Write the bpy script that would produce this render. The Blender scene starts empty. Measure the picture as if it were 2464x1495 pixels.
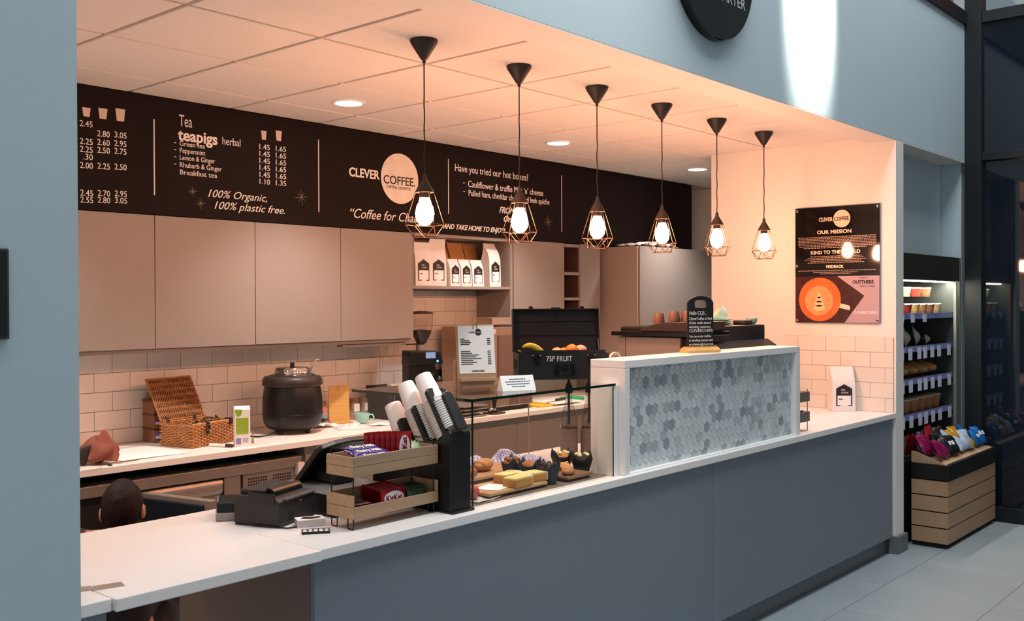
import bpy, bmesh, math, random
from mathutils import Matrix, Vector
random.seed(7)
PI = math.pi
S = bpy.context.scene
COL = S.collection

# ---------------------------------------------------------------- camera
cd = bpy.data.cameras.new('camera'); cam = bpy.data.objects.new('camera', cd); COL.objects.link(cam)
cd.sensor_width = 36.0; cd.lens = 34.98311; cd.clip_start = 0.02; cd.clip_end = 200
_r, _u, _f = Vector((0.65650524, -0.75431077, -0.00401657)), Vector((0.00904581, 0.00254832, 0.99995584)), Vector((0.75426722, 0.65651258, -0.00849634))
cam.matrix_world = Matrix(((_r.x, _u.x, -_f.x, -1.34758925), (_r.y, _u.y, -_f.y, -3.24606394), (_r.z, _u.z, -_f.z, 1.65310338), (0, 0, 0, 1)))
S.camera = cam
# ---------------------------------------------------------------- world, exposure
S.view_settings.view_transform = 'Standard'; S.view_settings.look = 'None'
S.view_settings.exposure = 0.0; S.view_settings.gamma = 1.0; S.view_settings.use_curve_mapping = False
w = bpy.data.worlds.new('hall_daylight'); S.world = w; w.use_nodes = True
bg = w.node_tree.nodes['Background']; bg.inputs[0].default_value = (0.86, 0.945, 1.0, 1); bg.inputs[1].default_value = 0.345
S.cycles.max_bounces = 8; S.cycles.transparent_max_bounces = 12; S.cycles.caustics_reflective = False; S.cycles.caustics_refractive = False

# wall-washing spotlight high on the hall ceiling, aimed at the bulkhead
sl = bpy.data.lights.new('hall_spot', 'SPOT'); sl.energy = 2700; sl.color = (1.0, 0.98, 0.86); sl.spot_size = math.radians(21); sl.spot_blend = 0.75; sl.shadow_soft_size = 0.05
so = bpy.data.objects.new('hall_spot', sl); COL.objects.link(so); so.location = (3.87, -1.75, 5.2)
so.rotation_euler = (Vector((3.89, -0.88, 3.50)) - Vector(so.location)).to_track_quat('-Z', 'Y').to_euler()
s2 = bpy.data.lights.new('hall_spot_b', 'SPOT'); s2.energy = 300; s2.color = (1.0, 0.99, 0.92); s2.spot_size = math.radians(46); s2.spot_blend = 1.0; s2.shadow_soft_size = 0.05
sb_ = bpy.data.objects.new('hall_spot_b', s2); COL.objects.link(sb_); sb_.location = (1.7, -1.75, 5.2)
sb_.rotation_euler = (Vector((1.7, -0.88, 3.35)) - Vector(sb_.location)).to_track_quat('-Z', 'Y').to_euler()
# hall ceiling lighting: a long soft luminaire field over the walkway in front of the counter
al = bpy.data.lights.new('hall_ceiling_light', 'AREA'); al.shape = 'RECTANGLE'; al.size = 9; al.size_y = 1.2; al.energy = 300; al.color = (0.93, 0.97, 1.0)
ao = bpy.data.objects.new('hall_ceiling_light', al); COL.objects.link(ao); ao.location = (2.2, -1.95, 6.2); ao.rotation_euler = (0, 0, 0)

# ---------------------------------------------------------------- helpers
def lin(c):
    if isinstance(c, str):
        c = c.lstrip('#'); c = [int(c[i:i + 2], 16) / 255 for i in (0, 2, 4)]
    return tuple(x / 12.92 if x <= 0.04045 else ((x + 0.055) / 1.055) ** 2.4 for x in c)
MATS = {}
def mat(name, col, rough=0.5, metal=0.0, spec=0.5, noise=None, bump=None, trans=0.0, ior=1.45, emit=None, estr=0.0, alpha=1.0, stretch=None, coat=0.0, rnd=0.0, sheen=0.0):
    if name in MATS: return MATS[name]
    m = bpy.data.materials.new(name); m.use_nodes = True; nt = m.node_tree; b = nt.nodes['Principled BSDF']
    c = lin(col); b.inputs['Base Color'].default_value = (*c, 1); b.inputs['Roughness'].default_value = rough; b.inputs['Metallic'].default_value = metal
    b.inputs['Specular IOR Level'].default_value = spec; b.inputs['Transmission Weight'].default_value = trans; b.inputs['IOR'].default_value = ior; b.inputs['Alpha'].default_value = alpha
    b.inputs['Coat Weight'].default_value = coat
    if emit is not None:
        b.inputs['Emission Color'].default_value = (*emit, 1); b.inputs['Emission Strength'].default_value = estr
    L = nt.links
    tc = None
    def coords(sc):
        nonlocal tc
        if tc is None: tc = nt.nodes.new('ShaderNodeTexCoord')
        if stretch is None: return tc.outputs['Object']
        mp = nt.nodes.new('ShaderNodeMapping'); mp.inputs['Scale'].default_value = stretch; L.new(tc.outputs['Object'], mp.inputs['Vector']); return mp.outputs['Vector']
    out = None
    if noise:
        sc, amt = noise[0], noise[1]
        n = nt.nodes.new('ShaderNodeTexNoise'); n.inputs['Scale'].default_value = sc; n.inputs['Detail'].default_value = 4; L.new(coords(sc), n.inputs['Vector'])
        r = nt.nodes.new('ShaderNodeValToRGB'); r.color_ramp.elements[0].position = 0.3; r.color_ramp.elements[1].position = 0.7
        c2 = lin(noise[2]) if len(noise) > 2 else tuple(x * (1 - amt) for x in c)
        r.color_ramp.elements[0].color = (*[a * (1 - (amt if len(noise) > 2 else 1)) + d * (amt if len(noise) > 2 else 1) for a, d in zip(c, c2)], 1)
        r.color_ramp.elements[1].color = (*c, 1)
        L.new(n.outputs['Fac'], r.inputs['Fac']); out = r.outputs['Color']
    if rnd:
        oi = nt.nodes.new('ShaderNodeObjectInfo'); mr = nt.nodes.new('ShaderNodeMapRange'); mr.inputs['To Min'].default_value = 1 - rnd; mr.inputs['To Max'].default_value = 1 + rnd * 0.3
        L.new(oi.outputs['Random'], mr.inputs['Value'])
        mx = nt.nodes.new('ShaderNodeVectorMath'); mx.operation = 'SCALE'
        if out is not None: L.new(out, mx.inputs[0])
        else: mx.inputs[0].default_value = c
        L.new(mr.outputs['Result'], mx.inputs['Scale']); out = mx.outputs['Vector']
    if out is not None: L.new(out, b.inputs['Base Color'])
    if bump:
        n = nt.nodes.new('ShaderNodeTexNoise'); n.inputs['Scale'].default_value = bump[0]; n.inputs['Detail'].default_value = 3; L.new(coords(0), n.inputs['Vector'])
        bp = nt.nodes.new('ShaderNodeBump'); bp.inputs['Strength'].default_value = bump[1]; bp.inputs['Distance'].default_value = bump[2] if len(bump) > 2 else 0.005
        L.new(n.outputs['Fac'], bp.inputs['Height']); L.new(bp.outputs['Normal'], b.inputs['Normal'])
    MATS[name] = m
    return m
def glassmat(name, tint=(0.95, 1, 0.98), refl=1.0):
    if name in MATS: return MATS[name]
    m = bpy.data.materials.new(name); m.use_nodes = True; nt = m.node_tree; nt.nodes.clear()
    o = nt.nodes.new('ShaderNodeOutputMaterial'); mx = nt.nodes.new('ShaderNodeMixShader'); t = nt.nodes.new('ShaderNodeBsdfTransparent'); g = nt.nodes.new('ShaderNodeBsdfGlossy')
    f = nt.nodes.new('ShaderNodeFresnel'); f.inputs['IOR'].default_value = 1.45; t.inputs[0].default_value = (*tint, 1); g.inputs['Roughness'].default_value = 0.02
    ml = nt.nodes.new('ShaderNodeMath'); ml.operation = 'MULTIPLY'; ml.inputs[1].default_value = refl
    ge = nt.nodes.new('ShaderNodeNewGeometry'); m2 = nt.nodes.new('ShaderNodeMath'); m2.operation = 'SUBTRACT'; m2.inputs[0].default_value = 1.0; nt.links.new(ge.outputs['Backfacing'], m2.inputs[1]); m3 = nt.nodes.new('ShaderNodeMath'); m3.operation = 'MULTIPLY'; nt.links.new(f.outputs[0], m3.inputs[0]); nt.links.new(m2.outputs[0], m3.inputs[1]); nt.links.new(m3.outputs[0], ml.inputs[0]); nt.links.new(ml.outputs[0], mx.inputs[0]); nt.links.new(t.outputs[0], mx.inputs[1]); nt.links.new(g.outputs[0], mx.inputs[2]); nt.links.new(mx.outputs[0], o.inputs[0])
    MATS[name] = m; return m

class MB:
    def __init__(s): s.v = []; s.f = []; s.m = []
    def face(s, idx, m=0): s.f.append(tuple(idx)); s.m.append(m)
    def box(s, x0, x1, y0, y1, z0, z1, m=0, M=None):
        n = len(s.v)
        P = [Vector(p) for p in ((x0, y0, z0), (x1, y0, z0), (x1, y1, z0), (x0, y1, z0), (x0, y0, z1), (x1, y0, z1), (x1, y1, z1), (x0, y1, z1))]
        if M is not None: P = [M @ p for p in P]
        s.v += [tuple(p) for p in P]
        for q in ((0, 3, 2, 1), (4, 5, 6, 7), (0, 1, 5, 4), (1, 2, 6, 5), (2, 3, 7, 6), (3, 0, 4, 7)): s.face([n + i for i in q], m)
        return s
    def lathe(s, prof, seg=24, c=(0, 0, 0), m=0, M=None, caps=True, sx=1, sy=1):
        n = len(s.v); k = len(prof)
        for r, z in prof:
            for i in range(seg):
                a = 2 * PI * i / seg; p = Vector((c[0] + r * math.cos(a) * sx, c[1] + r * math.sin(a) * sy, c[2] + z))
                s.v.append(tuple(M @ p if M is not None else p))
        for j in range(k - 1):
            for i in range(seg):
                i2 = (i + 1) % seg; s.face((n + j * seg + i, n + j * seg + i2, n + (j + 1) * seg + i2, n + (j + 1) * seg + i), m)
        if caps:
            s.face([n + i for i in range(seg)][::-1], m); s.face([n + (k - 1) * seg + i for i in range(seg)], m)
        return s
    def cyl(s, c, r, h, seg=20, m=0, M=None): return s.lathe([(r, 0), (r, h)], seg, c, m, M)
    def tube(s, pts, r, seg=6, m=0, closed=False, taper=None):
        pts = [Vector(p) for p in pts]; n = len(s.v); N = len(pts); up = Vector((0, 0, 1)); prev = None
        for i, p in enumerate(pts):
            if closed: t = pts[(i + 1) % N] - pts[i - 1]
            else: t = pts[min(i + 1, N - 1)] - pts[max(i - 1, 0)]
            t.normalize()
            if prev is None:
                a = t.cross(up)
                if a.length < 1e-3: a = t.cross(Vector((0, 1, 0)))
            else: a = prev - t * prev.dot(t)
            a.normalize(); prev = a; b = t.cross(a)
            rr = r if taper is None else r * taper[i]
            for k in range(seg):
                an = 2 * PI * k / seg; s.v.append(tuple(p + a * (rr * math.cos(an)) + b * (rr * math.sin(an))))
        for i in range(N if closed else N - 1):
            j = (i + 1) % N
            for k in range(seg):
                k2 = (k + 1) % seg; s.face((n + i * seg + k, n + i * seg + k2, n + j * seg + k2, n + j * seg + k), m)
        if not closed:
            s.face([n + k for k in range(seg)][::-1], m); s.face([n + (N - 1) * seg + k for k in range(seg)], m)
        return s
    def prism(s, poly, h0, h1, fn=None, m=0):
        # poly 2-D (a, b), extruded from h0 to h1; fn maps (a, b, h) to xyz
        fn = fn or (lambda a, b, h: (a, b, h)); n = len(s.v); k = len(poly)
        for h in (h0, h1):
            for a, b in poly: s.v.append(tuple(fn(a, b, h)))
        s.face(list(range(n, n + k))[::-1], m); s.face(list(range(n + k, n + 2 * k)), m)
        for i in range(k): s.face((n + i, n + (i + 1) % k, n + k + (i + 1) % k, n + k + i), m)
        return s
    def ball(s, c, r, seg=14, rings=9, m=0, jit=0.0, M=None, fn=None):
        if not hasattr(r, '__len__'): r = (r, r, r)
        n = len(s.v); V = []
        for j in range(rings + 1):
            th = PI * j / rings
            for i in range(seg if 0 < j < rings else 1):
                ph = 2 * PI * i / seg; d = Vector((math.sin(th) * math.cos(ph), math.sin(th) * math.sin(ph), math.cos(th)))
                q = 1 + (random.uniform(-jit, jit) if jit else 0)
                p = Vector((d.x * r[0] * q, d.y * r[1] * q, d.z * r[2] * q))
                if fn: p = Vector(fn(p, d))
                p = p + Vector(c); V.append(tuple(M @ p if M is not None else p))
        s.v += V
        idx = lambda j, i: n if j == 0 else (n + len(V) - 1 if j == rings else n + 1 + (j - 1) * seg + i % seg)
        for j in range(rings):
            for i in range(seg):
                if j == 0: s.face((idx(0, 0), idx(1, i), idx(1, i + 1)), m)
                elif j == rings - 1: s.face((idx(j, i), idx(rings, 0), idx(j, i + 1)), m)
                else: s.face((idx(j, i), idx(j + 1, i), idx(j + 1, i + 1), idx(j, i + 1)), m)
        return s
    def grid(s, fn, nu, nv, m=0, thick=0.0):
        n = len(s.v)
        for j in range(nv + 1):
            for i in range(nu + 1): s.v.append(tuple(fn(i / nu, j / nv)))
        for j in range(nv):
            for i in range(nu):
                a = n + j * (nu + 1) + i; s.face((a, a + 1, a + nu + 2, a + nu + 1), m)
        return s
    def build(s, name, mats, parent=None, world=True, loc=None, rz=0, smooth=None, bevel=0, solid=0, subd=0, bseg=2):
        me = bpy.data.meshes.new(name); me.from_pydata(s.v, [], s.f); 
        mats = mats if isinstance(mats, (list, tuple)) else [mats]
        for q in mats: me.materials.append(q)
        if any(s.m): me.polygons.foreach_set('material_index', s.m)
        bm = bmesh.new(); bm.from_mesh(me); bmesh.ops.recalc_face_normals(bm, faces=bm.faces); bm.to_mesh(me); bm.free()
        if smooth is not None:
            me.polygons.foreach_set('use_smooth', [True] * len(me.polygons))
            if smooth < 180: me.set_sharp_from_angle(angle=math.radians(smooth))
        o = bpy.data.objects.new(name, me); COL.objects.link(o)
        if solid:
            q = o.modifiers.new('solid', 'SOLIDIFY'); q.thickness = solid; q.offset = 0
        if bevel:
            q = o.modifiers.new('bevel', 'BEVEL'); q.width = bevel; q.segments = bseg; q.limit_method = 'ANGLE'
        if subd:
            q = o.modifiers.new('sub', 'SUBSURF'); q.levels = subd; q.render_levels = subd
        attach(o, parent, world)
        if loc is not None: o.location = loc
        if rz: o.rotation_euler[2] = rz
        return o
WM = {}
def wm(o):
    if o.name in WM: return WM[o.name]
    return Matrix.Identity(4)
def attach(o, parent, world=True):
    if parent is None: return
    o.parent = parent
    if world: o.matrix_parent_inverse = wm(parent).inverted()
def tag(o, label=None, cat=None, group=None, kind=None):
    if label: o['label'] = label
    if cat: o['category'] = cat
    if group: o['group'] = group
    if kind: o['kind'] = kind
    return o
def thing(name, label, cat, loc=(0, 0, 0), rz=0, group=None, kind=None):
    o = bpy.data.objects.new(name, None); COL.objects.link(o); o.empty_display_size = 0.05
    o.location = loc; o.rotation_euler = (0, 0, rz); WM[o.name] = Matrix.Translation(loc) @ Matrix.Rotation(rz, 4, 'Z')
    return tag(o, label, cat, group, kind)
def struct(o): o['kind'] = 'structure'; return o
def bx(name, m, x0, x1, y0, y1, z0, z1, parent=None, bevel=0, world=True, **k):
    return MB().box(x0, x1, y0, y1, z0, z1).build(name, m, parent, world, bevel=bevel, **k)
def dup(o, parent=None, loc=None, rz=None, deep=True):
    c = o.copy(); COL.objects.link(c)
    if parent is not None: c.parent = parent
    if loc is not None: c.location = loc
    if rz is not None: c.rotation_euler[2] = rz
    if deep:
        for ch in list(o.children): dup(ch, c)
    return c
# text: flat lettering as thin real geometry.  o = origin (left baseline), ax = reading direction, ay = up; w fits the width
def text(body, size, o, m, parent, ax=(1, 0, 0), ay=(0, 0, 1), width=None, shear=0.0, bold=0.0, name='lettering', depth=0.0006, world=True, align='LEFT', slope=0.0):
    cu = bpy.data.curves.new(name, 'FONT'); cu.body = body; cu.size = size; cu.shear = shear; cu.offset = bold; cu.align_x = align; cu.resolution_u = 3; cu.extrude = depth
    ob = bpy.data.objects.new(name, cu); COL.objects.link(ob)
    me = bpy.data.meshes.new_from_object(ob); me.name = name
    bpy.data.objects.remove(ob); bpy.data.curves.remove(cu)
    ax = Vector(ax).normalized(); ay = Vector(ay).normalized(); az = ax.cross(ay); sx = 1
    if width and len(me.vertices):
        xs = [v.co.x for v in me.vertices]; sx = width / max(1e-6, (max(xs) - min(xs)))
    O = Vector(o)
    for v in me.vertices: v.co = O + ax * (v.co.x * sx) + ay * (v.co.y + slope * v.co.x * sx) + az * (v.co.z + depth)
    me.materials.clear(); me.materials.append(m)
    q = bpy.data.objects.new(name, me); COL.objects.link(q); attach(q, parent, world); return q
# ================================================================= materials
white_paint = mat('white_paint', '#e6e1da', 0.6, noise=(3, 0.03))
grey_paint = mat('grey_wall_paint', '#b9c8ce', 0.7, noise=(2, 0.04), bump=(300, 0.05))
soffit_m = mat('soffit_white', '#e2dad2', 0.6)
ceil_m = mat('ceiling_tile', '#e6dbd1', 0.85, noise=(60, 0.05), bump=(250, 0.15, 0.002))
bar_m = mat('ceiling_grid', '#b9a79a', 0.5)
black_paint = mat('menu_black', '#190c09', 0.7, spec=0.2, noise=(4, 0.15), bump=(200, 0.05))
chalk = mat('chalk_white', '#f2e6dc', 0.8)
taupe = mat('cashmere_laminate', '#8f827a', 0.42, noise=(2, 0.03))
taupe_d = mat('carcass_edge', '#867970', 0.5)
dark_gap = mat('shadow_gap', '#171413', 0.8)
tile_m = mat('metro_tile', '#e9ddd2', 0.12, noise=(2.5, 0.05), rnd=0.04)
grout = mat('grout', '#b79f90', 0.9)
wtop = mat('solid_surface', '#efe9e5', 0.28, noise=(30, 0.02))
btop = mat('back_worktop', '#e8dcd3', 0.35)
panel_m = mat('counter_grey', '#767f87', 0.5, noise=(3, 0.03))
plinth_m = mat('plinth_grey', '#666c70', 0.5)
floor_m = mat('porcelain_floor', '#9ca6ab', 0.42, noise=(2.2, 0.12), bump=(40, 0.03), rnd=0.05)
joint_m = mat('floor_joint', '#a8afb4', 0.8)
frame_m = mat('dark_aluminium', '#1d2226', 0.4, metal=0.3)
darkglass = mat('night_glass', '#121a24', 0.03, spec=0.9)
steel = mat('brushed_steel', '#a8988c', 0.35, metal=0.6, noise=(40, 0.12), stretch=(1, 1, 30))
chrome = mat('polished_steel', '#d8d4d0', 0.08, metal=1.0)
black_pl = mat('black_plastic', '#0e0e0f', 0.35)
black_mt = mat('black_matte', '#100f10', 0.55)
black_gl = mat('black_gloss', '#0d0d0e', 0.08)
white_pl = mat('white_plastic', '#eeeae6', 0.35)
paper = mat('white_paper', '#f2efec', 0.7, noise=(6, 0.02))
ink = mat('dark_ink', '#2b2326', 0.7)
wood = mat('pale_wood', '#b08f70', 0.5, noise=(6, 0.18), stretch=(1, 12, 12))
wood_y = mat('beech_wood', '#d8a95f', 0.45, noise=(6, 0.2), stretch=(1, 14, 14))
wood_b = mat('brown_wood', '#8a6248', 0.55, noise=(8, 0.25), stretch=(1, 10, 10))
stand_m = mat('larch_slat', '#b08d6d', 0.55, noise=(5, 0.14), stretch=(1, 8, 14))
wicker = mat('wicker', '#c98a55', 0.55, noise=(25, 0.3))
wicker_d = mat('wicker_lid', '#bb7d48', 0.55, noise=(25, 0.3))
clear = glassmat('clear_glass', (0.97, 0.99, 0.98), 1.0)
clear2 = glassmat('bottle_glass', (0.82, 0.80, 0.78), 2.5)
glass_edge = mat('glass_edge_green', '#0f2a22', 0.1)

# ================================================================= the room
# floor
fl = struct(bx('floor', joint_m, -14, 14, -16, 3, -0.1, -0.004))
src = None
for j in range(6):
    for i in range(-2, 6):
        x0 = 0.82 + i * 1.2 - (0.6 if j % 2 else 0); y1 = -0.49 - j * 0.6
        if x0 > 6.55: continue
        if src is None:
            src = MB().box(0.0015, 1.1985, -0.5985, -0.0015, -0.012, 0).build('tile', floor_m, fl); t = src
        else: t = dup(src)
        t.location = (x0, y1, 0)
# ceiling
ce = struct(bx('ceiling', bar_m, -0.3, 7.3, -0.69, 2.0, 2.738, 2.80))
rows = [(-0.683, 0), (0, 0.6), (0.6, 1.2), (1.2, 1.552)]
DL = [(0.32, 0.93), (2.121, 0.93), (3.94, 0.935), (5.76, 0.935)]
for (ya, yc) in rows:
    s0 = None
    for i in range(-1, 12):
        x0 = i * 0.6
        if s0 is None: s0 = MB().box(0.011, 0.589, ya + 0.011 * (ya != -0.683), yc - 0.011, 2.73, 2.745).build('ceiling_tile', ceil_m, ce, bevel=0.002, bseg=1); t = s0
        else: t = dup(s0)
        t.location = (x0, 0, 0)
# bulkhead, soffit, pillars, walls
struct(bx('wall_front', grey_paint, -0.222, 6.614, -0.879, -0.69, 2.70, 3.735))
struct(bx('trim_1', soffit_m, -0.222, 6.6, -0.8785, -0.683, 2.693, 2.70))
struct(bx('trim_2', frame_m, -3.4, 6.7, -0.90, -0.70, 3.735, 3.83))
wl = struct(bx('wall_left', grey_paint, -3.4, -0.222, -0.879, -0.62, 0, 3.735))
struct(bx('wall_side', white_paint, -0.42, -0.222, -0.62, 2.0, 0, 2.73))
struct(bx('roof', grey_paint, -3.4, 7.4, -0.69, 2.1, 2.80, 2.9))
wb = struct(bx('wall_back', white_paint, -0.42, 7.4, 1.905, 2.05, 0, 2.74))
struct(bx('wall_far', white_paint, 7.2, 7.4, 0.3, 1.905, 0, 2.74))
wr = struct(MB().box(5.18, 5.315, -0.879, -0.683, 0, 2.693).box(5.18, 5.315, -0.683, 0.476, 0, 2.74).build('wall_right', white_paint))
struct(bx('baseboard_right', plinth_m, 5.165, 5.34, -0.90, -0.72, 0, 0.115, bevel=0.004))
struct(bx('wall_alcove', grey_paint, 5.315, 6.9, -0.10, 0.0, 0, 2.75))
struct(bx('wall_alcove_panel', grey_paint, 5.316, 6.613, -0.70, -0.64, 1.985, 2.74))
struct(bx('wall_alcove_side', grey_paint, 6.62, 6.8, -0.85, 0.3, 0, 3.7))
# upper storey above the bulkhead
struct(bx('window_2', darkglass, -3.4, 6.6, -0.80, -0.78, 3.83, 6.0))
# back wall tiles
def wall_tiles(parent, y, xlo, xhi, zlo, zhi, zref, xref, tw=0.203, th=0.102):
    r = 0; z = zref
    while z < zhi - 0.01:
        zt = min(z + th, zhi); off = (tw / 2 if r % 2 else 0)
        k = math.floor((xlo - xref - off) / tw); x = xref + off + k * tw
        while x < xhi - 0.005:
            a, b = max(x, xlo), min(x + tw, xhi); za = max(z, zlo)
            if b - a > 0.006 and zt - za > 0.006:
                MB().box(a + 0.0012, b - 0.0012, y - 0.008, y + 0.004, za + 0.0012, zt - 0.0012).build('tile', tile_m, parent, bevel=0.0015, bseg=1)
            x += tw
        z += th; r += 1
gb = bx('grout', grout, -0.2, 4.3, 1.9015, 1.9048, 0.895, 1.745, wb)
wall_tiles(wb, 1.9, 0.75, 3.18, 0.895, 1.425, 0.873, 1.074)
wall_tiles(wb, 1.9, 3.18, 4.25, 0.895, 1.74, 0.873, 1.074)
# right wall tiles (white metro), reading along -y
gr2 = bx('grout', grout, 5.1785, 5.1798, -0.866, -0.104, 0.92, 1.412, wr)
r = 0; z = 1.412
while z > 0.925:
    za = max(z - 0.1, 0.92); off = 0.1 if r % 2 else 0.0; y = 0.402 + off
    lo, hi = -0.864, -0.105
    while y > lo:
        a, b = max(y - 0.202, lo), min(y, hi)
        if b - a > 0.006: MB().box(5.173, 5.179, a + 0.001, b - 0.001, za + 0.001, z - 0.001).build('tile', tile_m, wr, bevel=0.001, bseg=1)
        y -= 0.202
    z -= 0.1; r += 1
# glazed wall on the right
gw = struct(bx('window_1', darkglass, 6.66, 6.69, -7.0, -0.95, 0.1, 2.70))
bx('pane', darkglass, 6.64, 6.66, -7.0, -0.97, 2.76, 3.74, gw)
bx('pane', glassmat('upper_pane', (0.75, 0.8, 0.82), 1.0), 6.64, 6.66, -7.0, -0.97, 3.82, 5.0, gw)
bx('mullion', frame_m, 6.60, 6.72, -1.0, -0.879, 0, 6.0, gw, 0.003)
for y in (-2.6, -4.2): bx('mullion', frame_m, 6.62, 6.70, y - 0.03, y + 0.03, 0.0, 5.0, gw, 0.003)
for z0, z1 in ((2.70, 2.765), (3.735, 3.82), (0.0, 0.11)): bx('transom', frame_m, 6.61, 6.72, -7.0, -1.0, z0, z1, gw, 0.003)
o = bx('red_banner', mat('banner_red', '#a32028', 0.6), 7.9, 7.94, -2.6, -1.28, 3.85, 4.8); tag(o, 'red banner hanging beyond the upper glass at the top right corner', 'banner')
o = bx('white_banner', mat('banner_white', '#d8d8d0', 0.6), 7.9, 7.94, -1.27, -0.9, 3.85, 4.8); tag(o, 'pale banner beside the red one beyond the upper glass', 'banner')

# ================================================================= front counter
fc = thing('serving_counter', 'long grey fronted serving counter below the white worktop', 'counter', (2.8, -0.5, 0))
bx('front_panel', panel_m, 0.492, 2.834, -0.862, -0.842, 0.112, 0.886, fc, 0.001)
bx('front_panel', panel_m, 2.837, 5.150, -0.862, -0.842, 0.112, 0.886, fc, 0.001)
bx('plinth', plinth_m, 0.53, 5.165, -0.815, -0.795, 0.0, 0.112, fc)
bx('end_panel', mat('end_panel_shaded', '#6e625a', 0.5), 0.492, 0.512, -0.841, -0.11, 0.0, 0.886, fc)  # cashmere tone darkened, the panel's shade is put into its colour
bx('back_panel', taupe, 0.513, 5.15, -0.16, -0.14, 0.0, 0.886, fc)
bx('scribe_strip', panel_m, 5.153, 5.178, -0.855, -0.84, 0.0, 0.886, fc)
o = bx('counter_worktop', wtop, 0.5035, 5.178, -0.879, -0.122, 0.8865, 0.92, bevel=0.003); tag(o, 'long white worktop of the serving counter under the display case', 'worktop')
o = bx('counter_flap', wtop, -0.137, 0.5, -0.888, -0.122, 0.8865, 0.92, bevel=0.003); tag(o, 'white lift up counter flap beside the left pillar', 'counter flap')
fx = thing('fixed_worktop_end', 'short fixed white worktop piece against the left pillar', 'worktop', (-0.18, -0.5, 0))
bx('top', wtop, -0.2215, -0.1405, -0.872, -0.122, 0.8865, 0.92, fx, 0.003)
bx('support_panel', panel_m, -0.2215, -0.150, -0.862, -0.842, 0.0, 0.886, fx)
hg = thing('flap_hinge', 'pair of metal hinge plates let into the counter flap', 'hinge', (-0.12, -0.757, 0.92))
for a in (0, 1): MB().box(-0.036, 0.036, -0.022, 0.022, 0, 0.0012, M=Matrix.Translation((-0.045 + a * 0.07, 0.018 - a * 0.026, 0)) @ Matrix.Rotation(-0.25, 4, 'Z')).build('plate', mat('hinge_steel', '#b9a89c', 0.4, metal=0.7), hg, False)

# ================================================================= back run
bt = bx('back_worktop', btop, -0.2, 5.40, 1.195, 1.9, 0.862, 0.895, bevel=0.002); tag(bt, 'pale back worktop along the tiled wall', 'worktop')
# under-counter fridge
fr = thing('undercounter_fridge', 'stainless steel under counter fridge with one door open', 'fridge', (1.3, 1.5, 0))
bx('body', mat('fridge_dark', '#191513', 0.6), 0.0, 2.02, 1.30, 1.88, 0.08, 0.80, fr)
bx('top_rail', steel, 0.0, 2.035, 1.245, 1.30, 0.753, 0.806, fr, 0.002)
bx('top_back', black_mt, 0.0, 2.035, 1.30, 1.88, 0.80, 0.815, fr)
def fdoor(x0, x1):
    d = bx('door', steel, x0, x1, 1.262, 1.298, 0.13, 0.742, fr, 0.003)
    MB().prism([(1.262, 0.745), (1.240, 0.742), (1.232, 0.728), (1.240, 0.715), (1.236, 0.69), (1.248, 0.672), (1.262, 0.668)], x0 + 0.003, x1 - 0.003, lambda a, b, h: (h, a, b)).build('handle', steel, d, False, smooth=30)
fdoor(1.115, 1.533)
bx('pillar', steel, 1.550, 1.650, 1.255, 1.298, 0.13, 0.752, fr, 0.004)
vp = bx('vent_panel', steel, 1.668, 2.015, 1.262, 1.298, 0.13, 0.752, fr, 0.002)
mb = MB()
for g in (1.70, 1.855):
    for i in range(8):
        for j in range(9): mb.box(g + i * 0.0155, g + i * 0.0155 + 0.009, 1.2605, 1.263, 0.715 - j * 0.0155, 0.724 - j * 0.0155)
mb.build('vent_holes', dark_gap, vp, False)
bx('control_box', white_pl, 2.00, 2.045, 1.23, 1.262, 0.70, 0.775, fr, 0.004)
M = Matrix.Translation((1.10, 1.25, 0)) @ Matrix.Rotation(math.radians(-77), 4, 'Z')
od = MB().box(0, 0.46, -0.03, 0.012, 0.13, 0.745, M=M).build('open_door', steel, fr, bevel=0.003)
MB().box(0.02, 0.43, -0.044, -0.028, 0.15, 0.725, M=M).build('door_lining', mat('gasket_black', '#141a22', 0.4), od, False, bevel=0.006)
# drawers/doors to the right
bc = thing('back_base_units', 'row of taupe base cabinets under the back worktop', 'cabinet', (3.6, 1.5, 0))
bx('body', taupe_d, 2.06, 5.40, 1.27, 1.9, 0.1, 0.855, bc)
for x0, x1 in ((2.065, 2.66), (2.665, 3.26), (3.265, 3.86), (3.865, 4.46), (4.465, 5.06), (5.065, 5.40)): bx('door', taupe, x0, x1, 1.25, 1.269, 0.1, 0.81, bc, 0.001)
bx('finger_rail', taupe_d, 2.06, 5.40, 1.255, 1.27, 0.812, 0.86, bc)
# upper cabinets
for k, (x0, x1, lab) in enumerate(((0.10, 0.733, 'taupe wall cabinet mostly hidden behind the left pillar'), (0.737, 1.337, 'taupe wall cabinet next to the left pillar'), (1.341, 1.950, 'second taupe wall cabinet, above the wicker hamper'), (1.954, 2.566, 'third taupe wall cabinet, above the soup kettle'), (2.570, 3.173, 'fourth taupe wall cabinet, left of the open coffee bag shelf'))):
    c = thing('wall_cabinet', lab, 'cabinet', ((x0 + x1) / 2, 1.7, 1.42), group='taupe wall cabinets')
    bx('body', taupe_d, x0 - 0.001, x1 + 0.001, 1.576, 1.9, 1.395, 2.11, c)
    bx('door', taupe, x0, x1, 1.553, 1.574, 1.418, 2.112, c, 0.0008)
o = bx('shelf_light_strip', mat('strip_grey', '#8f8680', 0.4), 2.62, 3.15, 1.60, 1.66, 1.375, 1.393, bevel=0.003); tag(o, 'slim grey light strip under the wall cabinet beside the grinder', 'light strip')
sh = thing('open_shelf_unit', 'open taupe shelf box holding bags of coffee', 'shelf', (3.67, 1.7, 1.75))
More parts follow.
